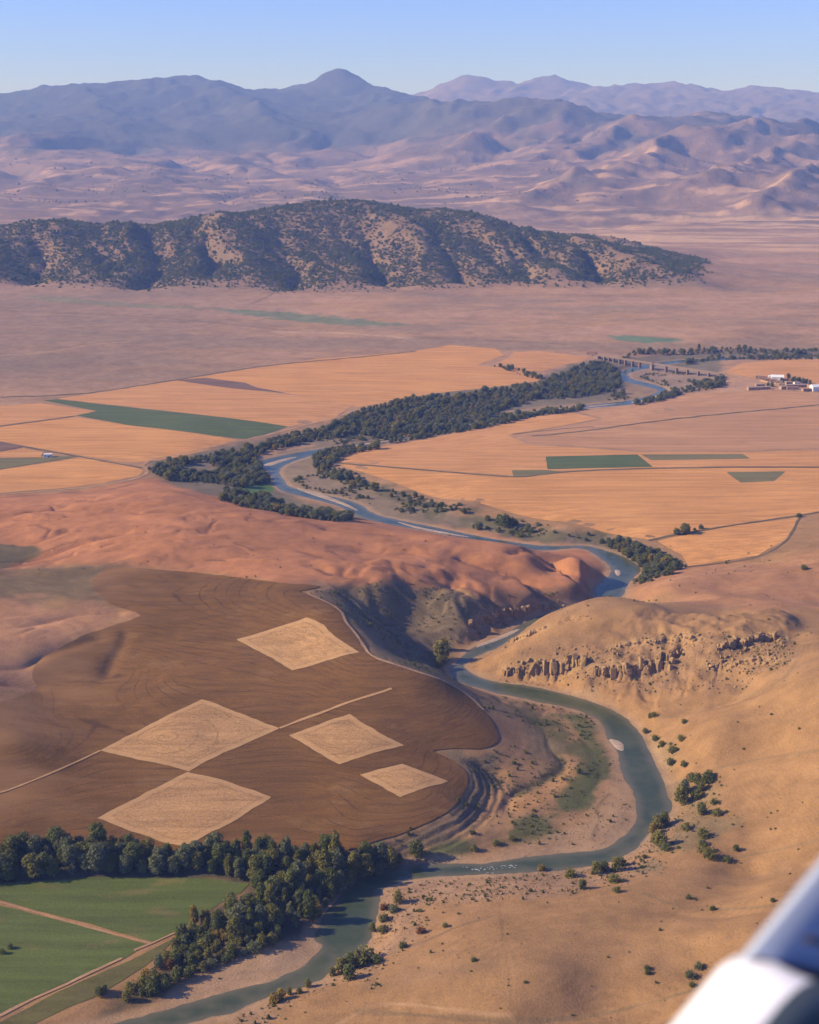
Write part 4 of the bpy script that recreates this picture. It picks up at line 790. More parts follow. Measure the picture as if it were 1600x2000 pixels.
# ------------------------------------------------------------------ trees and shrubs
def leaf_material(name, a, b_, tr=.4):
    m, nt, b = mat(name); N = NT(nt)
    oi = N.n('ShaderNodeObjectInfo'); p = N.pos()
    f = N.math('ADD', N.math('MULTIPLY', oi.outputs['Random'], .6), N.math('MULTIPLY', N.noise(.8, 3, .6, p), .6))
    col = N.mix(N.math('SUBTRACT', f, .1), a, b_); N.l(col, b.inputs['Base Color']); b.inputs['Roughness'].default_value = .6; b.inputs['Specular IOR Level'].default_value = .2
    t = N.n('ShaderNodeBsdfTranslucent'); N.l(col, t.inputs[0]); mx = N.n('ShaderNodeMixShader'); mx.inputs[0].default_value = tr
    N.l(b.outputs[0], mx.inputs[1]); N.l(t.outputs[0], mx.inputs[2]); N.l(mx.outputs[0], nt.nodes['Material Output'].inputs[0])
    return m
M_LEAF = {'dark': leaf_material('leaf_dark', (.108, .128, .024), (.180, .190, .042)), 'grey': leaf_material('leaf_grey', (.130, .144, .058), (.195, .205, .090)),
          'olive': leaf_material('leaf_olive', (.160, .154, .027), (.245, .22, .045)), 'yellow': leaf_material('leaf_yellow', (.26, .19, .03), (.36, .25, .045)),
          'rust': leaf_material('leaf_rust', (.22, .10, .028), (.30, .15, .04)), 'scrub': leaf_material('leaf_scrub', (.026, .036, .016), (.050, .060, .026), .1)}
m, nt, b = mat('bark'); N = NT(nt); N.l(N.mix(N.noise(3, 4, .6, N.pos((1, 1, .3))), (.10, .075, .05), (.20, .16, .12)), b.inputs['Base Color']); M_BARK = m

def crown_mesh(name, seed, hgt, rad, shape, nleaf, leaf, z0):
    r = np.random.default_rng(seed); lob = []
    nl = 15 if shape != 'poplar' else 13
    for i in range(nl):
        t = (i + r.uniform(0, 1)) / nl
        if shape == 'poplar': R_ = rad * (.55 + .6 * math.sin(math.pi * min(1, .18 + t * .80))); off = R_ * .38; lr_ = R_ * r.uniform(.5, .72)
        else: R_ = rad * math.sqrt(max(.06, 1 - (2 * t - .85) ** 2 / 1.45)); off = R_ * r.uniform(.35, .68); lr_ = rad * r.uniform(.36, .55)
        a = i * 2.4 + r.uniform(-.5, .5)
        lob.append((off * math.cos(a), off * math.sin(a), z0 + (hgt - z0) * (.08 + .86 * t), lr_))
    lob = np.array(lob); w = lob[:, 3] ** 2; k = r.choice(len(lob), nleaf, p=w / w.sum())
    d = r.normal(size=(nleaf, 3)); d /= np.linalg.norm(d, axis=1)[:, None]
    rr = r.uniform(.45, 1.0, nleaf) ** .5
    bumpy = 1 + .22 * np.sin(d[:, 0] * 7 + k) * np.sin(d[:, 1] * 6 + 2 * k) 
    c = lob[k, :3] + d * (lob[k, 3] * rr * bumpy)[:, None] * np.array([1, 1, 1.05])
    c[:, 2] = np.maximum(c[:, 2], z0 * .4 + .1)
    nrm_ = d * .8 + r.normal(size=(nleaf, 3)) * .55 + np.array([0, 0, .25]); nrm_ /= np.linalg.norm(nrm_, axis=1)[:, None]
    t1 = np.cross(nrm_, r.normal(size=(nleaf, 3))); t1 /= np.linalg.norm(t1, axis=1)[:, None] + 1e-9; t2 = np.cross(nrm_, t1)
    s = leaf * r.uniform(.6, 1.35, nleaf)[:, None]
    q = np.stack([c - t1 * s * .62, c - t2 * s * .40 + nrm_ * s * .1, c + t1 * s * .62, c + t2 * s * .40 + nrm_ * s * .1], 1).reshape(-1, 3)
    return q, np.arange(nleaf * 4).reshape(-1, 4)
def tube(path, radii, seg=6):
    path = np.asarray(path, float); V, F = [], []
    for i, (c, r_) in enumerate(zip(path, radii)):
        t = path[min(i + 1, len(path) - 1)] - path[max(i - 1, 0)]; t /= np.linalg.norm(t)
        u = np.cross(t, (0, 1, 0.13)); u /= np.linalg.norm(u); v = np.cross(t, u)
        for j in range(seg):
            a = 2 * math.pi * j / seg; V.append(c + (u * math.cos(a) + v * math.sin(a)) * r_)
    for i in range(len(path) - 1):
        for j in range(seg): F.append((i * seg + j, i * seg + (j + 1) % seg, (i + 1) * seg + (j + 1) % seg, (i + 1) * seg + j))
    return np.array(V), np.array(F)
def trunk_mesh(seed, hgt, rad, z0, thick):
    r = np.random.default_rng(seed); Vs, Fs, k = [], [], 0
    def addt(p, rr):
        nonlocal k
        V, F = tube(p, rr); Vs.append(V); Fs.append(F + k); k += len(V)
    lean = r.uniform(-.03, .03, 2) * hgt
    addt([(0, 0, -.6), (lean[0] * .3, lean[1] * .3, hgt * .3), (lean[0] * .7, lean[1] * .7, hgt * .6), (lean[0], lean[1], hgt * .88)], [thick, thick * .8, thick * .45, thick * .12])
    for i in range(5):
        t = r.uniform(.25, .7); a = i * 1.3 + r.uniform(0, .5); b0 = np.array((lean[0] * t, lean[1] * t, hgt * t)); dr = np.array((math.cos(a), math.sin(a), .8))
        addt([b0, b0 + dr * rad * .4, b0 + dr * np.array((1, 1, 1.25)) * rad * .75], [thick * .4, thick * .25, thick * .08])
    return np.concatenate(Vs), np.concatenate(Fs)
SHAPES = []   # (shape, height, radius, crown base)
for i, (shp, hh, rr, zz, nlf, lf) in enumerate([('poplar', 17, 2.9, 1.4, 1500, .95), ('poplar', 15, 3.4, 1.2, 1500, .95), ('poplar', 19, 3.2, 1.8, 1600, .95), ('round', 13, 5.2, 1.6, 1900, .95), ('round', 11, 4.6, 1.2, 1700, .9), ('round', 9, 3.8, .9, 1300, .85)]):
    SHAPES.append(dict(h=hh, r=rr, crown=crown_mesh('c', 100 + i, hh, rr, shp, nlf, lf, zz), trunk=trunk_mesh(200 + i, hh, rr, zz, .16 + hh * .014), shape=shp))
SHR = [dict(h=3.2, r=2.0, crown=crown_mesh('s', 300, 3.2, 2.0, 'round', 520, .5, .1), trunk=trunk_mesh(310, 2.4, 1.6, .2, .14)),
       dict(h=4.2, r=2.1, crown=crown_mesh('s', 301, 4.2, 2.1, 'round', 620, .5, .25), trunk=trunk_mesh(311, 3.2, 1.7, .3, .16)),
       dict(h=2.2, r=2.2, crown=crown_mesh('s', 302, 2.2, 2.2, 'round', 420, .5, .05), trunk=trunk_mesh(312, 1.6, 1.8, .1, .10))]
_mesh_cache = {}
def mesh_of(nm, vf, material, smooth=False):
    key = (id(vf), material.name)
    if key not in _mesh_cache:
        me = bpy.data.meshes.new(nm); V, F = vf; me.from_pydata(V.tolist(), [], F.tolist()); me.materials.append(material)
        me.polygons.foreach_set('use_smooth', np.full(len(F), bool(smooth)))
        _mesh_cache[key] = me
    return _mesh_cache[key]
def plant(name, proto, kind, x, y, s, label, cat, group, parts=('trunk', 'crown'), sz=None, z=None):
    e = bpy.data.objects.new(name, None); COL.objects.link(e); e.empty_display_size = .5
    e.location = (x, y, float(H_at(x, y)) if z is None else z); e.rotation_euler = (0, 0, random.uniform(0, 6.28)); e.scale = (s, s, sz or s)
    tag(e, label, cat, group)
    for pn, vf, mm in ((parts[0], proto['trunk'], M_BARK), (parts[1], proto['crown'], M_LEAF[kind])):
        o = bpy.data.objects.new(pn, mesh_of(pn, vf, mm, pn in ('trunk', 'stem'))); COL.objects.link(o); o.parent = e
    return e
def spots(poly, dmin, tries=4000, seed=1, holes=()):
    r = np.random.default_rng(seed); P = hitpoly(poly, 1) if not isinstance(poly, np.ndarray) else poly
    lo_, hi_ = P.min(0), P.max(0); c = r.uniform(lo_, hi_, (tries, 2)); c = c[inside(c[:, 0], c[:, 1], P)]
    for hpoly in holes: c = c[~inside(c[:, 0], c[:, 1], hpoly)]
    out = np.empty((0, 2))
    for q in c:
        if len(out) == 0 or np.min(np.hypot(*(out - q).T)) > dmin: out = np.vstack([out, q])
    return out
def zpoly(pts, z): p = np.array(pts, float); return at_z(p[:, 0], p[:, 1], z)[:, :2]
# belt between ploughed slope and meadow, then the wood down to the river
belt = spots(zpoly([(-150,1722),(0,1722),(60,1718),(170,1711),(260,1708),(400,1712),(490,1722),(540,1700),(600,1688),(560,1678),(300,1680),(140,1672),(-150,1684)], 3), 4.6, 6000, 11)
wood = spots(zpoly([(490,1722),(540,1700),(600,1686),(700,1682),(790,1676),(770,1690),(700,1708),(664,1732),(640,1765),(615,1796),(560,1818),(500,1838),(455,1838),(400,1822),(378,1808),(400,1795),(430,1782),(470,1772),(500,1762),(515,1745)], 3), 4.9, 6000, 12)
thick = spots(zpoly([(378,1812),(455,1842),(500,1844),(560,1822),(520,1850),(440,1880),(360,1912),(290,1940),(235,1955),(260,1925),(300,1890),(340,1850)], 2.6), 4.2, 4000, 13)
KL = {'dark': 'dark green', 'grey': 'grey-green', 'olive': 'olive green', 'yellow': 'yellowing', 'rust': 'rusty autumn'}
def pick(r, ks, ps): return ks[int(r.choice(len(ks), p=ps))]
rt = np.random.default_rng(55)
def third(v, a): return int(np.searchsorted(np.quantile(a, [1 / 3, 2 / 3]), v))
bmid = np.polyfit(belt[:, 0], belt[:, 1], 3)
for x, y in belt:
    left = x < -90
    kd = pick(rt, ['dark', 'grey', 'olive', 'yellow', 'rust'], [.38, .42, .16, .02, .02] if left else [.42, .14, .30, .12, .02])
    sh = SHAPES[int(rt.choice([3, 4, 3, 5] if left else [0, 1, 3, 4, 5, 4]))]
    s = rt.choice([.5, .62, .72, .8, .95]) * rt.uniform(.92, 1.08); form = 'upright' if sh['shape'] == 'poplar' else 'spreading'; sz_ = s * rt.uniform(.9, 1.12)
    where = ['at the left end', 'in the middle', 'at the river end'][third(x, belt[:, 0])]; row = 'meadow side' if y < np.polyval(bmid, x) else 'ploughed side'
    plant('tree', sh, kd, x, y, s, f"{'tall' if sz_ * sh['h'] > 10.5 else 'low'} {KL[kd]} {form} tree {where} of the belt, {row}", 'tree', 'trees of the belt below the ploughed slope', sz=sz_)
for x, y in wood:
    kd = pick(rt, ['dark', 'grey', 'olive', 'yellow'], [.44, .20, .29, .07]); sh = SHAPES[int(rt.choice([0, 1, 2, 3, 4, 5, 4, 5]))]; s = rt.choice([.42, .55, .68, .8, .98]) * rt.uniform(.92, 1.08); sz_ = s * rt.uniform(.9, 1.1)
    form = 'upright' if sh['shape'] == 'poplar' else 'rounded'; u_ = x - .9 * y; ua = wood[:, 0] - .9 * wood[:, 1]
    where = ['on the meadow edge', 'in the heart', 'on the water edge'][third(x + .5 * y, wood[:, 0] + .5 * wood[:, 1])]; part_ = ['lower', 'middle', 'upper'][third(y, wood[:, 1])]
    plant('tree', sh, kd, x, y, s, f"{'tall' if sz_ * sh['h'] > 9.5 else 'low'} {KL[kd]} {form} tree {where} of the riverside wood, {part_} part", 'tree', 'trees of the near riverside wood', sz=sz_)
for x, y in thick:
    kd = pick(rt, ['dark', 'grey', 'olive', 'yellow', 'rust'], [.32, .26, .35, .05, .02]); sh = SHR[int(rt.integers(0, 3))]; s = rt.uniform(.9, 1.7)
    where = ['bottom end', 'middle', 'wood end'][third(y, thick[:, 1])]; side = 'shingle' if x - thick[:, 0].mean() > .9 * (y - thick[:, 1].mean()) else 'meadow'
    plant('shrub', sh, kd, x, y, s, f"{'big' if s * sh['h'] > 4 else 'small'} {KL[kd]} shrub at the {where} of the riverside thicket, {side} side", 'shrub', 'shrubs of the riverside thicket', ('stem', 'foliage'))
print('trees', len(belt), len(wood), len(thick))
# shrubs one by one, read off the photo: x, y of the foot, height in photo pixels, kind, label
SB = [(682,1912,24,'dark','lone round dark bush casting a shadow near the bottom edge',1),
 (1138,1736,16,'dark','small dark round bush above the near river reach',1),(1438,1661,10,'dark','tiny dark bush alone on the right slope',0),
 (813,1674,28,'dark','single dark tree where scarp and river meet',1),(20,1853,9,'dark','small dark bush out in the green meadow',0),(5,1863,9,'dark','small dark bush at the very edge of the meadow',0),
 (193,1945,16,'dark','dark bush on the dull grass strip',1),(203,1938,14,'olive','smaller olive bush on the dull grass strip',0),
 (535,1958,16,'yellow','yellowish bush at the water near the bottom',0),(550,1952,18,'yellow','taller yellow bush beside the water near the bottom',1),(565,1942,12,'olive','thin bush on the near right bank',1),(585,1940,10,'olive','low bush on the near right bank',0),(602,1928,14,'olive','upright bush on the near right bank',1),
 (650,1905,14,'olive','pale bush at the end of the bank thicket',1),(668,1898,24,'olive','big olive bush in the bank thicket',1),(684,1892,26,'dark','big dark bush in the bank thicket',1),(700,1886,24,'olive','leafy bush in the bank thicket',0),(714,1878,20,'olive','outer bush of the bank thicket',2),(735,1880,10,'dark','low dark bush right of the bank thicket',2),
 (778,1764,20,'olive','olive bush on the shingle where the river bends',1),(770,1780,10,'grey','low grey bush on the shingle bend',2),(750,1776,8,'rust','little brown bush on the shingle bend',2),(750,1798,10,'olive','lower bush on the shingle bend',2),(728,1818,14,'olive','bush beside the near river reach',1),(748,1820,10,'olive','second bush beside the near river reach',2),(822,1822,9,'rust','small rusty bush on the near slope',2),(870,1810,6,'olive','tiny bush on the near slope',2),(787,1850,8,'dark','low bush on the stony near slope',2),
 (1058,1700,8,'yellow','yellow bush at the water near the rapids',2),(1115,1712,12,'olive','bush behind the rapids',2),(1165,1706,20,'olive','tall bush on the bank right of the rapids',1),(1180,1700,16,'dark','dark bush on the bank right of the rapids',0),(1205,1700,22,'olive','leafy bush on the bank right of the rapids',1),(1213,1690,14,'dark','dark bush uphill of the rapids',0),(1200,1722,12,'olive','lower bush on the bank right of the rapids',2),
 (1205,1742,8,'olive','small bush on the dry slope',2),(1375,1664,12,'olive','bush in the dry gully mouth',2),(1385,1675,14,'olive','second bush in the dry gully mouth',2),(1372,1650,8,'dark','third bush in the dry gully mouth',2),(1420,1682,8,'dark','green bush right of the gully mouth',2),
 (1283,1618,22,'olive','olive tree at the outer river bend',1),(1297,1612,22,'dark','dark tree at the outer river bend',1),(1275,1628,18,'yellow','pale tree at the outer river bend',1),(1290,1652,26,'olive','tall bush below the outer river bend',1),(1280,1645,16,'olive','bush below the outer river bend',0),(1300,1660,10,'dark','low bush below the outer river bend',2),
 (1330,1570,30,'olive','tall pale tree on the outer bank',1),(1337,1548,22,'grey','grey tree on the outer bank',1),(1360,1560,16,'dark','dark bush on the outer bank',0),(1368,1545,18,'olive','olive bush on the outer bank',1),(1380,1530,18,'dark','dark bush at the top of the bank thicket',0),(1362,1528,16,'dark','dark bush left in the bank thicket',0),(1350,1525,14,'olive','olive bush left in the bank thicket',0),(1385,1520,14,'dark','upper dark bush in the bank thicket',0),(1370,1590,20,'dark','narrow dark bush on the right bank',1),(1400,1592,10,'olive','small bush right of the outer bank',2),(1373,1634,12,'olive','low spread bush on the right bank',2),(1340,1620,10,'olive','low bush behind the bend trees',2),(1395,1570,8,'dark','tiny bush right of the outer bank',2),
 (1310,1494,12,'dark','dark bush by the middle reach',0),(1335,1497,10,'dark','second dark bush by the middle reach',0),(1312,1470,12,'olive','green bush by the middle reach',0),(1330,1446,8,'olive','small bush above the middle reach',2),(1280,1447,10,'dark','bush close to the middle reach',0),(1293,1458,10,'olive','bush between water and slope',0),(1260,1432,9,'olive','green bush at the top of the middle reach',0),(1270,1402,8,'dark','dark bush at the slope foot',0),(1278,1400,7,'olive','olive bush at the slope foot',2),(1337,1412,6,'dark','tiny bush on the slope',2),
 (1345,1755,6,'dark','tiny dark bush on the rounded knoll',2),(1264,1893,6,'dark','tiny bush in the near hollow',2),(1265,1902,6,'dark','second tiny bush in the near hollow',2),(1365,1891,9,'grey','upper of the grey bushes by the aircraft',2),(1348,1909,10,'grey','lower of the grey bushes by the aircraft',2),(1352,1926,6,'dark','dark bush below the two grey ones',2),(1392,1777,6,'dark','small bush on the dry stream line',2),
 (862,1290,34,'olive','tall olive tree at the foot of the shaded gorge',1),(866,1270,20,'yellow','yellowish tree above the gorge water',1),(858,1304,18,'olive','second tree at the gorge water',1),
 (925,1660,8,'olive','low bush on the grassy bend',2),(970,1650,8,'dark','second low bush on the grassy bend',2),(1000,1640,7,'olive','third low bush on the grassy bend',2),
 (985,1030,22,'dark','dark clump alone on the far flood plain',1),(975,1026,18,'dark','left half of the lone clump on the far flood plain',1),(998,1028,16,'olive','right half of the lone clump on the far flood plain',0),(1570,1112,7,'dark','dark bush on the pink slope',2),(1560,1010,6,'dark','bush at the end of the weedy ditch',2)]
for (bx, by, hp, kd, lb, si) in SB:
    P = hit([bx], [by])[0]; dist = math.hypot(P[1], CAMZ - P[2]); proto = SHR[si]; hm_ = hp / 2747 * dist * 1.12
    plant('shrub', proto, kd, P[0], P[1], hm_ / proto['h'], lb, 'shrub', None, ('stem', 'foliage'))
tick('trees')

# ------------------------------------------------------------------ masses of far trees and scrub: one point set each, instanced
def scatter(name, pts, scl, kinds, protos, label, stretch=(1, 1, 1)):
    me = bpy.data.meshes.new(name); n_ = len(pts); me.vertices.add(n_)
    co = np.c_[pts, H_at(pts[:, 0], pts[:, 1]) - .1]; me.vertices.foreach_set('co', co.astype(np.float32).ravel())
    r = np.random.default_rng(n_)
    for an, tp, arr in (('size', 'FLOAT', scl), ('turn', 'FLOAT', r.uniform(0, 6.28, n_)), ('sort', 'INT', kinds)):
        a = me.attributes.new(an, tp, 'POINT'); a.data.foreach_set('value', np.asarray(arr, np.int32 if tp == 'INT' else np.float32))
    o = bpy.data.objects.new(name, me); COL.objects.link(o); tag(o, label, kind='stuff')
    ng = bpy.data.node_groups.new(name + '_nodes', 'GeometryNodeTree')
    ng.interface.new_socket('Geometry', in_out='INPUT', socket_type='NodeSocketGeometry'); ng.interface.new_socket('Geometry', in_out='OUTPUT', socket_type='NodeSocketGeometry')
    gi, go = ng.nodes.new('NodeGroupInput'), ng.nodes.new('NodeGroupOutput'); jn = ng.nodes.new('GeometryNodeJoinGeometry'); L_ = ng.links.new
    def attr(nm, tp):
        q = ng.nodes.new('GeometryNodeInputNamedAttribute'); q.data_type = tp; q.inputs[0].default_value = nm; return q.outputs[0]
    for k, pr in enumerate(protos):
        cp = ng.nodes.new('FunctionNodeCompare'); cp.data_type = 'INT'; cp.operation = 'EQUAL'
        L_(attr('sort', 'INT'), cp.inputs[2]); cp.inputs[3].default_value = k
        oi = ng.nodes.new('GeometryNodeObjectInfo'); oi.transform_space = 'ORIGINAL'; oi.inputs['Object'].default_value = pr; oi.inputs['As Instance'].default_value = True
        ip = ng.nodes.new('GeometryNodeInstanceOnPoints'); cx = ng.nodes.new('ShaderNodeCombineXYZ')
        L_(attr('turn', 'FLOAT'), cx.inputs[2]); L_(gi.outputs[0], ip.inputs['Points']); L_(cp.outputs[0], ip.inputs['Selection'])
        L_(oi.outputs['Geometry'], ip.inputs['Instance']); L_(cx.outputs[0], ip.inputs['Rotation']); vm = ng.nodes.new('ShaderNodeVectorMath'); vm.operation = 'SCALE'; vm.inputs[0].default_value = stretch; L_(attr('size', 'FLOAT'), vm.inputs[3]); L_(vm.outputs[0], ip.inputs['Scale']); L_(ip.outputs[0], jn.inputs[0])
    L_(jn.outputs[0], go.inputs[0])
    md = o.modifiers.new('scatter', 'NODES'); md.node_group = ng
    return o
def crowns(kind, shapes):
    res = []
    for o in COL.objects:
        if o.type == 'MESH' and o.parent is not None and o.name.split('.')[0] in ('crown', 'foliage') and o.data.materials[0] == M_LEAF[kind]:
            if any(o.data == _mesh_cache.get((id(s['crown']), M_LEAF[kind].name)) for s in shapes) and all(o.data != q.data for q in res): res.append(o)
    return res
rounds = [SHAPES[3], SHAPES[4], SHAPES[5]]; cols = [SHAPES[0], SHAPES[1], SHAPES[2]]
pool = (crowns('dark', rounds)[:2] + crowns('grey', rounds)[:2] + crowns('olive', rounds)[:2] + crowns('dark', cols)[:1] + crowns('yellow', rounds + cols)[:1] + crowns('olive', SHR)[:1])
print('pool', [o.name for o in pool])
nk = len(pool)
WP = [([(290,918),(330,902),(420,888),(500,878),(560,852),(640,836),(690,822),(705,832),(690,850),(600,864),(520,882),(500,897),(518,925),(530,942),(470,954),(420,945),(330,940)], 4.2),
      ([(640,842),(700,804),(800,778),(900,773),(960,762),(1000,780),(985,800),(940,826),(870,846),(760,862),(700,850)], 4.8),
      ([(960,764),(1060,748),(1140,712),(1180,707),(1203,722),(1216,746),(1200,766),(1120,777),(1040,782),(985,800)], 5.4),
      ([(760,866),(850,852),(930,840),(1050,812),(1140,802),(1140,795),(1040,806),(920,834)], 5.4),
      ([(618,922),(613,892),(650,880),(735,870),(738,877),(670,890),(640,916)], 4.8),
      ([(620,918),(640,918),(720,950),(790,968),(840,985),(830,990),(700,955),(625,930)], 9),
      ([(440,962),(530,975),(560,990),(640,1002),(690,1014),(660,1020),(540,1004),(430,978)], 5),
      ([(1172,1060),(1210,1055),(1300,1085),(1340,1108),(1310,1116),(1265,1120),(1245,1102),(1215,1082)], 4.0),
      ([(1205,706),(1250,692),(1430,692),(1610,697),(1760,696),(1760,684),(1600,684),(1430,680),(1240,686)], 7.5),
      ([(1340,714),(1400,704),(1600,702),(1600,697),(1410,697),(1340,704)], 7.5),
      ([(1385,745),(1412,738),(1418,752),(1385,762),(1335,768),(1255,792),(1240,792),(1270,782),(1325,762)], 6),
      ([(800,965),(860,985),(900,1000),(1000,1022),(1100,1040),(1180,1060),(1090,1046),(980,1022),(880,1004)], 13),
      ([(965,716),(1000,718),(1060,738),(1050,742),(1000,728)], 9), ([(1320,1046),(1370,1036),(1370,1032),(1325,1040)], 8)]
allp = [spots(P, d, 12000, 70 + i) for i, (P, d) in enumerate(WP)]
wp = np.concatenate(allp); r = np.random.default_rng(5)
clear = hitpoly([(362,908),(400,902),(425,915),(400,928),(370,922)], 1); wp = wp[~inside(wp[:, 0], wp[:, 1], clear)]
wsz = np.clip(.16 + r.gamma(4, .075, len(wp)), .22, .85)
wk = r.choice(nk, len(wp), p=np.array([.08, .08, .21, .19, .18, .12, .02, .05, .07][:nk]) / sum([.08, .08, .21, .19, .18, .12, .02, .05, .07][:nk]))
scatter('riverside_woodland', wp, wsz, wk, pool, 'dark riverside woodland along the middle and far reaches', (1.3, 1.3, .86))
# dark scrub on the long hill: open on the rocky spurs
spool = crowns('dark', SHR)[:3] + crowns('olive', SHR)[:1]
hc = np.argwhere(hillm > .05); r = np.random.default_rng(8)
q = hc[r.choice(len(hc), 210000)]; hx, hy = XX[q[:, 0], q[:, 1]], YY[q[:, 0], q[:, 1]]
hx = hx + r.uniform(-4, 4, len(hx)); hy = hy + r.uniform(-8, 8, len(hy)); hmv = hillm[q[:, 0], q[:, 1]]
dn = fbm(hx, hy, 90, 5, .7, seed=81); gx_ = (H_at(hx + 12, hy) - H_at(hx - 12, hy)) / 24
spv = spf[q[:, 0], q[:, 1]]; foot = sstep(25, 75, hb[q[:, 0], q[:, 1]])
keep = r.uniform(0, 1, len(hx)) < np.clip((.40 + .42 * dn - .55 * spv - .35 * gx_) * hmv * (.35 + .65 * foot), .015, .7)
hp_ = np.c_[hx, hy][keep]
scatter('hill_scrub', hp_, r.gamma(4, .20, len(hp_)), r.choice(len(spool), len(hp_)), spool, 'dark scrub and small trees covering the long hill', (1.15, 1.15, .85))
# loose bushes on the gravel flats of the middle reaches
fl = [([(560,942),(640,915),(760,958),(900,1003),(1150,1055),(1050,1052),(900,1028),(740,992),(600,957)], 420), ([(590,868),(700,850),(770,850),(740,866),(620,884),(540,893)], 90), ([(960,828),(1050,800),(1160,785),(1215,768),(1235,782),(1100,808)], 160), ([(1230,742),(1300,722),(1395,738),(1380,758),(1300,762)], 120), ([(640,902),(720,940),(860,985),(1000,1012),(1180,1050),(1150,1048),(980,1018),(840,992),(700,945)], 240), ([(1215,1090),(1260,1118),(1340,1110),(1300,1130),(1235,1140)], 60)]
fp = []
for P_, c_ in fl:
    W_ = hitpoly(P_, 1); g_ = r.uniform(W_.min(0), W_.max(0), (c_ * 6, 2)); g_ = g_[inside(g_[:, 0], g_[:, 1], W_)]; g_ = g_[fbm(g_[:, 0], g_[:, 1], 45, 3, seed=87) > -.1][:c_]; fp.append(g_)
fp = np.concatenate(fp); rr_ = np.interp(fp[:, 1], ROWS, lrow).astype(int); cc_ = np.clip(((fp[:, 0] / (fp[:, 1] + Y0) - U[0]) / (U[1] - U[0])).astype(int), 0, NU - 1); fp = fp[riv_sd[rr_, cc_] > 3]
fpool = crowns('olive', SHR)[:2] + crowns('grey', SHR)[:2] + crowns('dark', SHR)[:1]
scatter('floodplain_scrub', fp, r.gamma(3, .17, len(fp)) + .15, r.choice(len(fpool), len(fp)), fpool, 'loose bushes on the gravel flats beside the middle river', (1.25, 1.25, .9))
# dark trees and bushes dotted over the foothills
mx, my = None, None
fc = np.argwhere((YY > 5800) & (YY < 11800) & (np.abs(XX / YY) < .34)); qq = fc[r.choice(len(fc), 60000)]
mx = XX[qq[:, 0], qq[:, 1]] + r.uniform(-12, 12, len(qq)); my = YY[qq[:, 0], qq[:, 1]] + r.uniform(-25, 25, len(qq))
mg_ = (H_at(mx + 25, my) - H_at(mx - 25, my)) / 50
mk = r.uniform(0, 1, len(qq)) < np.clip(.02 + .50 * fbm(mx, my, 420, 5, .65, seed=86) + .30 * rise[qq[:, 0], qq[:, 1]] - .5 * mg_, 0, .45)
mp = np.c_[mx, my][mk]
scatter('foothill_scrub', mp, r.gamma(4, .24, len(mp)), r.choice(len(spool), len(mp)), spool, 'dark trees and scrub dotted over the hazy foothills', (1.2, 1.2, .8)); print('foothill', len(mp))
# low tufts over the dry near slopes
tx = r.uniform(-330, 420, 110000); ty = r.uniform(440, 1150, 110000)
tr_ = np.interp(ty, ROWS, lrow).astype(int); tc_ = np.clip(((tx / (ty + Y0) - U[0]) / (U[1] - U[0])).astype(int), 0, NU - 1)
dens = rough[tr_, tc_] * np.clip(.5 + fbm(tx, ty, 40, 3, seed=91), 0, 1) * (riv_sd[tr_, tc_] > 4); dens = np.where(rough[tr_, tc_] < .4, dens * .12, dens)
bad = inside(tx, ty, hitpoly([(-190,1672),(360,1674),(660,1666),(893,1570),(912,1508),(845,1468),(972,1440),(905,1355),(722,1280),(667,1190),(585,1156),(300,1113),(-190,1120)], 1)) | inside(tx, ty, hitpoly([(-200,2050),(-200,1690),(790,1676),(660,1780),(400,1900),(200,2050)], 1))
kp = (r.uniform(0, 1, len(tx)) < dens * .9) & ~bad; tp = np.c_[tx, ty][kp]
scatter('dry_scrub', tp, r.gamma(2.2, .062, len(tp)) + .05, r.choice(len(spool), len(tp), p=np.array([.3, .2, .2, .3][:len(spool)]) / sum([.3, .2, .2, .3][:len(spool)])), spool, 'sparse low tufts over the dry slopes')
print('woods', len(wp), 'hill', len(hp_), 'tufts', len(tp))
tick('scatter')

# ------------------------------------------------------------------ rock outcrops
def rock_material(name, a, b_):
    m, nt, b = mat(name); N = NT(nt); p = N.pos((.5, .5, 1.4)); f = N.noise(.7, 5, .65, p); g = N.noise(.12, 3, .6, N.pos())
    N.l(N.mix(N.math('ADD', N.math('MULTIPLY', f, .7), N.math('MULTIPLY', g, .4)), a, b_), b.inputs['Base Color']); N.bump(f, .9, .5, b); return m
M_ROCK = rock_material('ochre_rock', (.22, .138, .062), (.40, .258, .125)); M_STONE = rock_material('river_stone', (.26, .18, .115), (.44, .33, .23))
import bmesh
def rock_mesh(seed, tall, material):
    r = np.random.default_rng(seed); bm = bmesh.new()
    for i in range(22):
        d = r.normal(size=3); d /= np.linalg.norm(d); d = np.sign(d) * np.abs(d) ** .38 * np.array([.5, .5, .5 * tall]) * r.uniform(.75, 1.1)
        bm.verts.new(d)
    bmesh.ops.convex_hull(bm, input=bm.verts); 
    for v in [v for v in bm.verts if not v.link_faces]: bm.verts.remove(v)
    me = bpy.data.meshes.new('rock'); bm.to_mesh(me); bm.free(); me.materials.append(material); return me
ROCKS = [rock_mesh(400 + i, 1.5 if i < 4 else .8, M_ROCK) for i in range(7)]
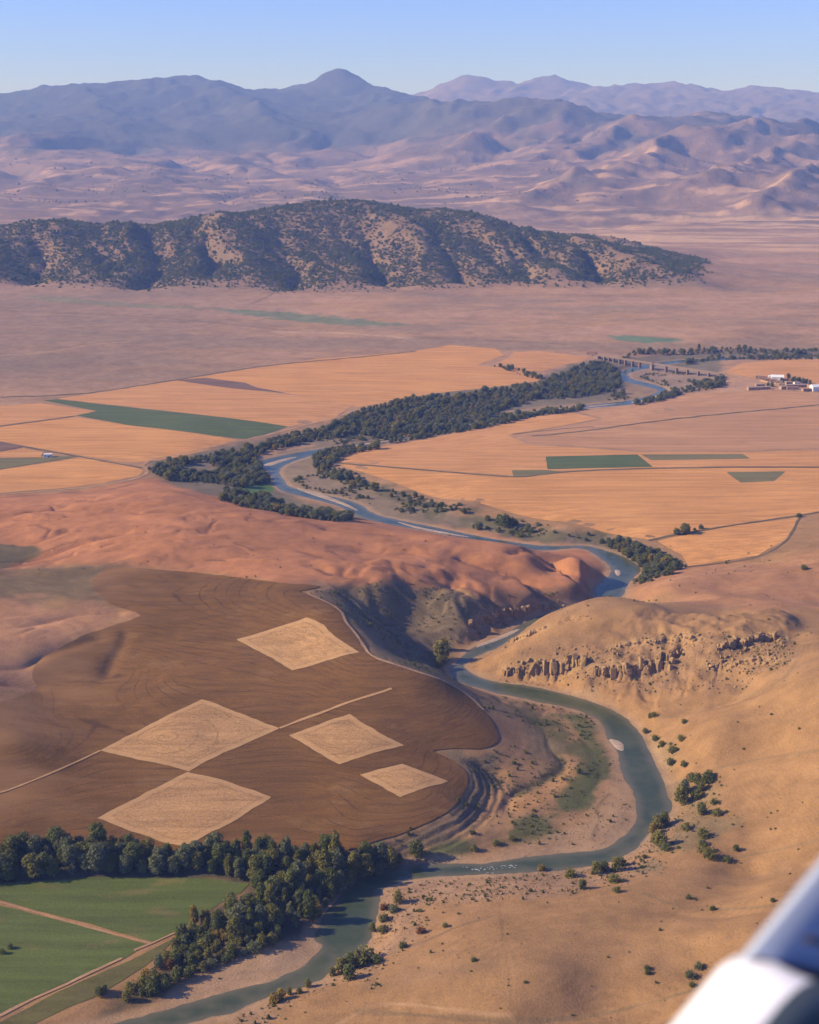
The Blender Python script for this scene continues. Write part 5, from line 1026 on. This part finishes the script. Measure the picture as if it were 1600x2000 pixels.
def outcrop(label, runs):
    c = hit([runs[0][0][0][0]], [runs[0][0][0][1]])[0]
    e = bpy.data.objects.new('rock_outcrop', None); COL.objects.link(e); e.location = c; tag(e, label, 'rock outcrop', 'rock outcrops above the river')
    r = np.random.default_rng(int(c[0] * 7) % 999)
    for pts, cnt, sz, tall, spread in runs:
        p = spline(pts, 6) if len(pts) > 2 else np.array(pts, float)
        P = resamp(p, cnt)
        for k in range(cnt):
            q = hit([P[k, 0] + r.normal() * 2], [P[k, 1] + r.normal() * spread])[0]; s_ = sz * r.choice([.5, .7, .9, 1.1, 1.7]) * r.uniform(.8, 1.2)
            o = bpy.data.objects.new('rock', ROCKS[int(r.integers(0, 4) if tall > 1 else r.integers(3, 7))]); COL.objects.link(o); o.parent = e
            o.scale = (s_ * r.uniform(.8, 1.3), s_ * r.uniform(.7, 1.1), s_ * tall * r.uniform(.75, 1.25)); o.rotation_euler = (r.normal() * .1, r.normal() * .1, r.uniform(0, 6.28))
            o.location = (q[0] - c[0], q[1] - c[1], q[2] - c[2] + o.scale[2] * .10)
    return e
outcrop('row of tall ochre rock pillars low on the headland', [([(985,1312),(1010,1309),(1045,1307),(1075,1305),(1100,1301),(1140,1292)], 60, 2.5, 1.5, 3.0), ([(1000,1296),(1040,1290),(1080,1284),(1120,1278)], 12, 1.6, .9, 5)])
outcrop('broken ochre crags in the middle of the headland', [([(1158,1312),(1190,1310),(1225,1306),(1270,1300),(1312,1300)], 60, 2.2, 1.3, 3.4), ([(1195,1264),(1230,1257),(1280,1253),(1330,1247),(1395,1248)], 40, 1.5, .9, 4), ([(1285,1284),(1310,1280),(1332,1270)], 16, 2.2, 1.3, 3), ([(1180,1285),(1230,1275),(1270,1278)], 16, 1.2, .8, 6)])
outcrop('dark tumbled crags at the right end of the headland', [([(1380,1296),(1420,1296),(1470,1293),(1540,1292)], 46, 2.0, 1.0, 3.6), ([(1400,1265),(1440,1257),(1490,1246),(1525,1249)], 46, 2.2, 1.1, 3.2), ([(1400,1280),(1470,1276),(1535,1272)], 30, 1.5, .9, 6)])
outcrop('pale ledge of rock at the nose of the headland', [([(988,1260),(1005,1250),(1030,1239),(1068,1225)], 24, 1.8, 1.0, 1.2), ([(1090,1214),(1120,1207),(1155,1204)], 14, 1.2, .8, 2)])
outcrop('shaded cliff of ochre rock across the river from the headland', [([(918,1224),(945,1210),(985,1198),(1020,1193),(1060,1187),(1098,1184)], 54, 2.0, 1.1, 3)])
# stones strewn along the banks
def stones(name, poly, cnt, lo_, hi_, seed, label):
    P = hitpoly(poly, 1); r = np.random.default_rng(seed); q = r.uniform(P.min(0), P.max(0), (cnt * 4, 2)); q = q[inside(q[:, 0], q[:, 1], P)][:cnt]
    rr = np.interp(q[:, 1], ROWS, lrow).astype(int); cc = np.clip(((q[:, 0] / (q[:, 1] + Y0) - U[0]) / (U[1] - U[0])).astype(int), 0, NU - 1); q = q[riv_sd[rr, cc] > .3]
    q = q[fbm(q[:, 0], q[:, 1], 12, 3, seed=seed) > -.15]
    rocks = [o for o in COL.objects if o.name.split('.')[0] == 'rock'][:4]
    return scatter(name, q, r.gamma(3, (hi_ - lo_) / 6, len(q)) + lo_, r.choice(len(rocks), len(q)), rocks, label)
stones('bank_stones', [(742,1745),(800,1722),(1180,1690),(1300,1604),(1330,1620),(1260,1705),(1180,1735),(860,1775),(800,1835),(700,1905),(480,2000),(455,1992),(625,1920),(720,1850)], 2600, .25, .9, 31, 'stones strewn along the near right bank')
stones('bank_stones', [(1180,1430),(1200,1470),(1215,1520),(1245,1590),(1195,1650),(1100,1668),(900,1688),(1060,1640),(1170,1570),(1190,1500)], 1500, .2, .6, 32, 'shingle stones inside the river bend')
stones('slope_stones', [(960,1330),(1100,1338),(1300,1345),(1540,1300),(1545,1240),(1250,1245),(1010,1290)], 1200, .3, 1.3, 33, 'loose stones below the headland crags')

# shingle spits standing out of the water
def spit(pts, label, z=.25):
    P = hitpoly(pts, 3); P = zpoly(spline(pts, 3, True), .1); v2, fs = tri_poly(P, 1.6)
    d, _ = seg_dist(v2[:, 0], v2[:, 1], P, True); zz = -.35 + z * 2.2 * sstep(0, 3.0, d) + .06 * fbm(v2[:, 0], v2[:, 1], 2, 2)
    o = add_mesh('shingle_bar', np.c_[v2, zz], np.array([f[:3] for f in fs]), M_SHINGLE, True); tag(o, label, kind='structure')
M_SHINGLE = field_material('shingle', (.30, .215, .15), (.42, .32, .235), 0, .3, spk=.3)
spit([(592,1886),(612,1868),(640,1842),(660,1818),(670,1812),(668,1824),(650,1848),(622,1872),(600,1892)], 'narrow shingle spit in the near river')
spit([(1184,1442),(1205,1443),(1222,1452),(1222,1468),(1205,1466),(1192,1456)], 'pink shingle island in the middle reach', .3)
spit([(880,1682),(960,1684),(1010,1677),(1040,1675),(1010,1682),(950,1690),(890,1688)], 'low shingle tongue above the rapids')
spit([(1198,1112),(1212,1112),(1216,1122),(1206,1126),(1198,1120)], 'small shingle islet at the far bend', .3)
spit([(925,1268),(945,1262),(985,1248),(1010,1236),(1020,1228),(1005,1228),(960,1246),(930,1258)], 'grassy bar in the gorge', .3)
spit([(560,946),(600,964),(660,984),(700,1000),(712,1006),(690,988),(640,967),(590,949)], 'long shingle bar in the far channel', .3)
spit([(512,908),(535,900),(565,893),(585,892),(560,900),(530,910)], 'shingle bar in the upper far bend', .3)
spit([(985,808),(1060,800),(1150,792),(1225,786),(1150,796),(1060,805),(1000,812)], 'shingle strip below the bridge reach', .3)
spit([(1215,747),(1240,752),(1272,760),(1255,763),(1225,756)], 'shingle bar just below the bridge', .3)
spit([(1230,785),(1268,777),(1290,766),(1282,778),(1250,787)], 'shingle bar at the elbow below the bridge', .3)
spit([(640,878),(700,867),(780,856),(860,843),(800,856),(720,868)], 'long shingle strip in the wooded reach', .3)
spit([(760,1014),(820,1028),(880,1040),(940,1052),(880,1045),(810,1032)], 'shingle strip behind the red hill', .3)
# white water
m, nt, b = mat('foam'); b.inputs['Base Color'].default_value = (.38, .42, .42, 1); b.inputs['Roughness'].default_value = .6; M_FOAM = m
r = np.random.default_rng(77); V, F = [], []
for (fx, fy, fl) in [(945,1696,26),(930,1699,14),(985,1694,18),(1000,1690,12),(955,1702,10),(942,1262,8),(948,1258,6)]:
    for k in range(int(fl * .6)):
        c = at_z(fx + r.normal() * fl * .7, fy + r.normal() * 2.2, .05); a, bb = r.uniform(.2, .7), r.uniform(.08, .22); i0 = len(V)
        for j in range(6): t = j * math.pi / 3; V.append((c[0] + a * math.cos(t), c[1] + bb * math.sin(t) * 1.5, .05))
        V.append((c[0], c[1], .16)); F += [(i0 + j, i0 + (j + 1) % 6, i0 + 6) for j in range(6)]
tag(add_mesh('river_foam', V, np.array(F), M_FOAM, True), 'white water of the small rapids', kind='stuff')

# ------------------------------------------------------------------ bridge
def box(V, F, c, s, rz=0.0):
    i0 = len(V); cs_, sn = math.cos(rz), math.sin(rz)
    for z in (-.5, .5):
        for x, y in ((-.5, -.5), (.5, -.5), (.5, .5), (-.5, .5)):
            X, Y = x * s[0], y * s[1]; V.append((c[0] + X * cs_ - Y * sn, c[1] + X * sn + Y * cs_, c[2] + z * s[2]))
    F += [tuple(i0 + k for k in f) for f in ((3, 2, 1, 0), (4, 5, 6, 7), (0, 1, 5, 4), (1, 2, 6, 5), (2, 3, 7, 6), (3, 0, 4, 7))]
def wall_material(name, a, b_):
    m, nt, b = mat(name); N = NT(nt); N.l(N.mix(N.noise(.4, 5, .65, N.pos()), a, b_), b.inputs['Base Color']); return m
M_CONC = wall_material('concrete', (.20, .135, .10), (.28, .20, .15)); M_MUD = wall_material('mud_wall', (.30, .19, .12), (.42, .28, .18)); M_WHITE = wall_material('whitewash', (.68, .66, .62), (.80, .78, .74))
M_ROOF = wall_material('flat_roof', (.26, .18, .13), (.38, .27, .20)); M_TIN = wall_material('pale_tin_roof', (.62, .62, .62), (.78, .78, .76)); M_DARKOP = wall_material('dark_opening', (.03, .028, .025), (.05, .045, .04)); M_REDROOF = wall_material('reddish_roof', (.24, .12, .085), (.34, .18, .13))
def build_bridge():
    A_, B_ = at_z(1168, 694, 11.5), at_z(1408, 731, 10.5); d = B_ - A_; L_ = math.hypot(d[0], d[1]); az = math.atan2(d[1], d[0])
    e = bpy.data.objects.new('road_bridge', None); COL.objects.link(e); e.location = A_; e.rotation_euler = (0, 0, az); tag(e, 'long low concrete bridge crossing the far river', 'bridge')
    tilt = d[2] / L_
    def part(nm, boxes, mt_):
        V, F = [], []
        for c, s in boxes: box(V, F, (c[0], c[1], c[2] + c[0] * tilt), s)
        o = add_mesh(nm, V, np.array(F), mt_, False, e); return o
    part('deck', [((L_ * (k + .5) / 12, 0, 0), (L_ / 12 + .02, 6.0, .7)) for k in range(12)], M_CONC)
    for sy in (-2.8, 2.8): part('parapet', [((L_ * (k + .5) / 12, sy, .85), (L_ / 12, .35, .8)) for k in range(12)], M_CONC)
    for t in (.06, .10, .14, .19, .24, .30, .36): part('pier', [((L_ * t, 0, -5.2), (1.5, 4.8, 9.4))], M_CONC)
    part('pier', [((L_ * .46, 0, -5.6), (4.2, 5.6, 10.0)), ((L_ * .46, 0, .9), (3.0, 6.8, 1.7))], M_CONC)
    for t in (.575, .66, .745, .83, .91): part('pier', [((L_ * t, 0, -5.4), (1.7, 4.8, 9.8))], M_CONC)
    for t in (.0, 1.0): part('abutment', [((L_ * t, 0, -4.5), (7, 9, 7.5))], M_CONC)
build_bridge()

# ------------------------------------------------------------------ houses
def house(px, py, w, dpt, hgt, wallm, roofm, label, rz=0.0, pitched=False, group='buildings of the far village'):
    P = hit([px], [py])[0]; e = bpy.data.objects.new('house', None); COL.objects.link(e); e.location = P; e.rotation_euler = (0, 0, rz); tag(e, label, 'building', group)
    V, F = [], []; box(V, F, (0, 0, hgt / 2 - .6), (w, dpt, hgt + 1.2)); add_mesh('wall', V, np.array(F), wallm, False, e)
    if pitched:
        o_ = .4; V = [(-w / 2 - o_, -dpt / 2 - o_, hgt + .01), (w / 2 + o_, -dpt / 2 - o_, hgt + .01), (w / 2 + o_, dpt / 2 + o_, hgt + .01), (-w / 2 - o_, dpt / 2 + o_, hgt + .01), (-w / 2 - o_, 0, hgt + dpt * .28), (w / 2 + o_, 0, hgt + dpt * .28)]
        F = [(0, 1, 5, 4), (2, 3, 4, 5), (0, 4, 3), (1, 2, 5), (3, 2, 1, 0)]; me = bpy.data.meshes.new('roof'); me.from_pydata(V, [], F); me.materials.append(roofm); o = bpy.data.objects.new('roof', me); COL.objects.link(o); o.parent = e
    else:
        V, F = [], []; box(V, F, (0, 0, hgt + .2), (w + .5, dpt + .5, .36)); add_mesh('roof', V, np.array(F), roofm, False, e)
    V, F = [], []; box(V, F, (w * .12, -dpt / 2 - .02, 1.0), (1.2, .12, 2.0)); add_mesh('door', V, np.array(F), M_DARKOP, False, e)
    for xx in ([-.3, .36] if w < 12 else [-.38, -.2, .3, .42]):
        V, F = [], []; box(V, F, (w * xx, -dpt / 2 - .02, hgt * .58), (1.1, .12, 1.0)); add_mesh('window', V, np.array(F), M_DARKOP, False, e)
    return e
house(94, 893, 8.5, 4.5, 3.4, M_WHITE, M_TIN, 'lone little white house among the left-hand fields', .1, group=None)
house(1156, 694, 16, 8, 5.5, M_MUD, M_REDROOF, 'reddish building beside the left end of the bridge', -.25, group=None)
VB = [(1518,744,17,10,6,M_WHITE,M_TIN,'widest white hall in the middle of the village',-.2,1),(1506,741,8,7,5,M_WHITE,M_TIN,'small white house just left of the white hall',-.2,0),(1594,763,15,10,6,M_WHITE,M_TIN,'white barn at the right edge of the village',.25,1),
 (1477,761,24,7,3.6,M_MUD,M_ROOF,'long low mud shed at the near corner of the village',.12,0),(1496,760,11,6,3.2,M_MUD,M_ROOF,'short mud shed beside the long shed',.05,0),(1484,756,12,6,4,M_MUD,M_ROOF,'mud house behind the long shed',.1,0),
 (1530,760,10,7,4,M_MUD,M_ROOF,'mud house in front of the lane',.3,0),(1548,761,16,7,3.6,M_MUD,M_REDROOF,'red-roofed shed along the near lane',-.1,0),(1562,756,26,6,3.4,M_MUD,M_ROOF,'longest shed at the right of the village',.1,0),
 (1481,740,8,6,4.5,M_MUD,M_ROOF,'first house where the road enters the village',-.2,0),(1490,741,11,6,4,M_MUD,M_REDROOF,'red-roofed house second along the road',-.2,0),(1500,745,9,6,4,M_MUD,M_REDROOF,'red-roofed house below the small white one',-.2,0),(1511,748,10,7,4.5,M_MUD,M_REDROOF,'red-roofed house below the white hall',-.2,0),
 (1522,750,9,6,4,M_MUD,M_ROOF,'brown house near the village trees',-.2,0),(1532,746,9,7,4.5,M_MUD,M_REDROOF,'red-roofed house right of the white hall',.1,0),(1527,754,8,6,3.8,M_MUD,M_ROOF,'brown house by the long wall',-.3,0),(1540,751,9,6,4,M_MUD,M_ROOF,'brown house among the village trees',.2,0),(1556,752,8,6,4,M_WHITE,M_ROOF,'pale house under the right village trees',.1,0),(1540,757,8,6,3.6,M_MUD,M_ROOF,'brown house on the village lane',0,0),(1584,757,9,6,4,M_MUD,M_REDROOF,'red-roofed house next to the white barn',.2,0),(1575,764,12,6,3.4,M_MUD,M_REDROOF,'red-roofed shed below the white barn',.2,0)]
for (px_, py_, w, d_, hg, wm, rm, lb, rz, pt_) in VB: house(px_, py_, w, d_, hg, wm, rm, lb, rz, bool(pt_))
def wall_run(pts, label):
    P = resamp(hit([p[0] for p in pts], [p[1] for p in pts])[:, :2], 14); V, F = [], []
    for k in range(13):
        a, b_ = P[k], P[k + 1]; c = (a + b_) / 2; box(V, F, (c[0], c[1], float(H_at(c[0], c[1])) + .9), (np.hypot(*(b_ - a)) + .02, .6, 2.4), math.atan2(b_[1] - a[1], b_[0] - a[0]))
    tag(add_mesh('yard_wall', V, np.array(F), M_MUD, False), label, 'wall')
wall_run([(1484,744),(1500,748),(1526,752)], 'long pale yard wall in front of the village houses')
ORD = ['first', 'second', 'third', 'fourth', 'fifth', 'sixth', 'seventh', 'eighth', 'ninth', 'tenth', 'eleventh']
for i, (px_, py_, hm_, kd) in enumerate(sorted([(1540,741,7,'dark'),(1548,747,6,'dark'),(1556,748,6.5,'olive'),(1561,747,6,'dark'),(1568,749,6,'grey'),(1575,749,5.5,'dark'),(1582,751,5,'dark'),(1500,755,5,'dark'),(1508,756,5.5,'grey'),(1552,744,5,'dark'),(1526,747,5,'dark')])):
    P = hit([px_], [py_])[0]; plant('tree', SHAPES[3 + i % 3], kd, P[0], P[1], hm_ / SHAPES[3 + i % 3]['h'] * 1.2, f'{KL[kd]} garden tree in the village, {ORD[i]} from the left', 'tree', 'garden trees of the far village')
tick('things')

# ------------------------------------------------------------------ the aircraft beside the camera
def build_aircraft():
    D_ = 1.6; k = D_ / FPX
    def wp(px, py, dd=0.0): return Vector(at_d(px, py, D_ + dd))
    right, up, fwd = Vector((1, 0, 0)), Vector((0, st, ct)), Vector((0, ct, -st))
    ed = (right * -.638 + up * -.771).normalized(); pr = (right * .771 + up * -.638).normalized()   # along the edge towards the lower left; across it
    Pe = wp(1446, 1868)                                            # where the seam meets the outer edge
    e = bpy.data.objects.new('aircraft_fairing', None); COL.objects.link(e); e.location = Pe; tag(e, 'white rounded aircraft fairing with painted-in grey shade and sky blue, lower right corner', 'aircraft part')
    m, nt, b = mat('white_gloss_paint'); b.inputs['Base Color'].default_value = (.80, .80, .80, 1); b.inputs['Roughness'].default_value = .28; b.inputs['Specular IOR Level'].default_value = .5; mw = m
    m, nt, b = mat('sky_tint_paint'); b.inputs['Base Color'].default_value = (.30, .345, .43, 1); b.inputs['Roughness'].default_value = .3; b.inputs['Specular IOR Level'].default_value = .5; mb = m  # blue of reflected sky and shade put into the base colour
    m, nt, b = mat('shade_tone_paint'); b.inputs['Base Color'].default_value = (.075, .095, .10, 1); b.inputs['Roughness'].default_value = .35; b.inputs['Specular IOR Level'].default_value = .5; mg = m  # shade on the white cowl, painted as dark grey
    m, nt, b = mat('dark_sealant'); b.inputs['Base Color'].default_value = (.07, .055, .045, 1); ms = m
    def loft(nm, rings, mt_, close=True, cap=True, arc=None):
        if arc: rings = [[r_[j % len(r_)] for j in range(arc[0], arc[1] + 1)] for r_ in rings]; close = cap = False
        n_ = len(rings[0]); V = [tuple(v - Pe) for r_ in rings for v in r_]; F = []
        for i in range(len(rings) - 1):
            for j in range(n_ if close else n_ - 1): F.append((i * n_ + j, i * n_ + (j + 1) % n_, (i + 1) * n_ + (j + 1) % n_, (i + 1) * n_ + j))
        if cap: F += [tuple(range(n_))[::-1], tuple((len(rings) - 1) * n_ + j for j in range(n_))]
        me = bpy.data.meshes.new(nm); me.from_pydata(V, [], F); me.materials.append(mt_)
        for pl in me.polygons: pl.use_smooth = len(pl.vertices) == 4
        o = bpy.data.objects.new(nm, me); COL.objects.link(o); o.parent = e; return o
    R_ = 108 * k
    def ringc(s, grow, rr, skew):
        c = Pe + ed * s + pr * (R_ - grow); out = []
        for j in range(48):
            a = 2 * math.pi * j / 48; lat = -math.cos(a) * rr; dep = math.sin(a) * rr
            out.append(c + pr * lat - fwd * dep * 1.0 + ed * (skew * (lat + R_)))
        return out
    SK = -.46
    loft('white_cowl', [ringc(-.012, -22 * k, R_ - 34 * k, SK), ringc(-.006, -10 * k, R_ - 17 * k, SK), ringc(.002, -3 * k, R_ - 6 * k, SK), ringc(.012, 2 * k, R_ + 1 * k, SK), ringc(.026, 5 * k, R_ + 6 * k, SK), ringc(.06, 5 * k, R_ + 6 * k, SK * .9), ringc(.20, 5 * k, R_ + 6 * k, SK * .6), ringc(.34, 3 * k, R_ + 2 * k, SK * .4)], mw, arc=(-8, 10))
    loft('cowl_shade_side', [ringc(-.012, -22 * k, R_ - 34 * k, SK), ringc(-.006, -10 * k, R_ - 17 * k, SK), ringc(.002, -3 * k, R_ - 6 * k, SK), ringc(.012, 2 * k, R_ + 1 * k, SK), ringc(.026, 5 * k, R_ + 6 * k, SK), ringc(.06, 5 * k, R_ + 6 * k, SK * .9), ringc(.20, 5 * k, R_ + 6 * k, SK * .6), ringc(.34, 3 * k, R_ + 2 * k, SK * .4)], mg, arc=(10, 40))  # cowl side away from the sun, its shade painted in dark
    # upper panel, sky reflection painted in blue: face turned away from the sun, thin rounded edge
    def ringp(s):
        c = Pe + ed * s; sk = ed * 0; out = []
        for (lat, dep) in [(0, 0), (4, 10), (14, 16), (60, 10), (150, -8), (320, -40), (420, -70), (420, -150), (200, -120), (40, -40), (6, -12)]:
            out.append(c + pr * (lat * k) - fwd * (dep * k) + ed * (SK * lat * k))
        return out
    loft('sky_tint_panel', [ringp(.03), ringp(-.0005), ringp(-.05), ringp(-.12), ringp(-.2), ringp(-.34)], mb)
    # seam at the joint and a short vent slot above it
    def strip_(nm, s, l0, l1, wdt, dep):
        a = [Pe + pr * (l * k) + ed * ((s + SK * l) * k) - fwd * (dep(l) * k) for l in np.linspace(l0, l1, 14)]
        rings = []
        for q in a: rings.append([q + ed * (wdt * k * math.cos(t)) - fwd * (3.0 * k * math.sin(t)) for t in np.linspace(0, 2 * math.pi, 9)[:-1]])
        loft(nm, rings, ms)
    fd = lambda l: float(np.interp(l, [0, 4, 14, 60, 150, 320, 420], [0, 10, 16, 10, -8, -40, -70]))
    strip_('seam', -4, 18, 330, 9, fd)
    strip_('vent_slot', -75, 70, 330, 7, fd)
build_aircraft()
tick('end')
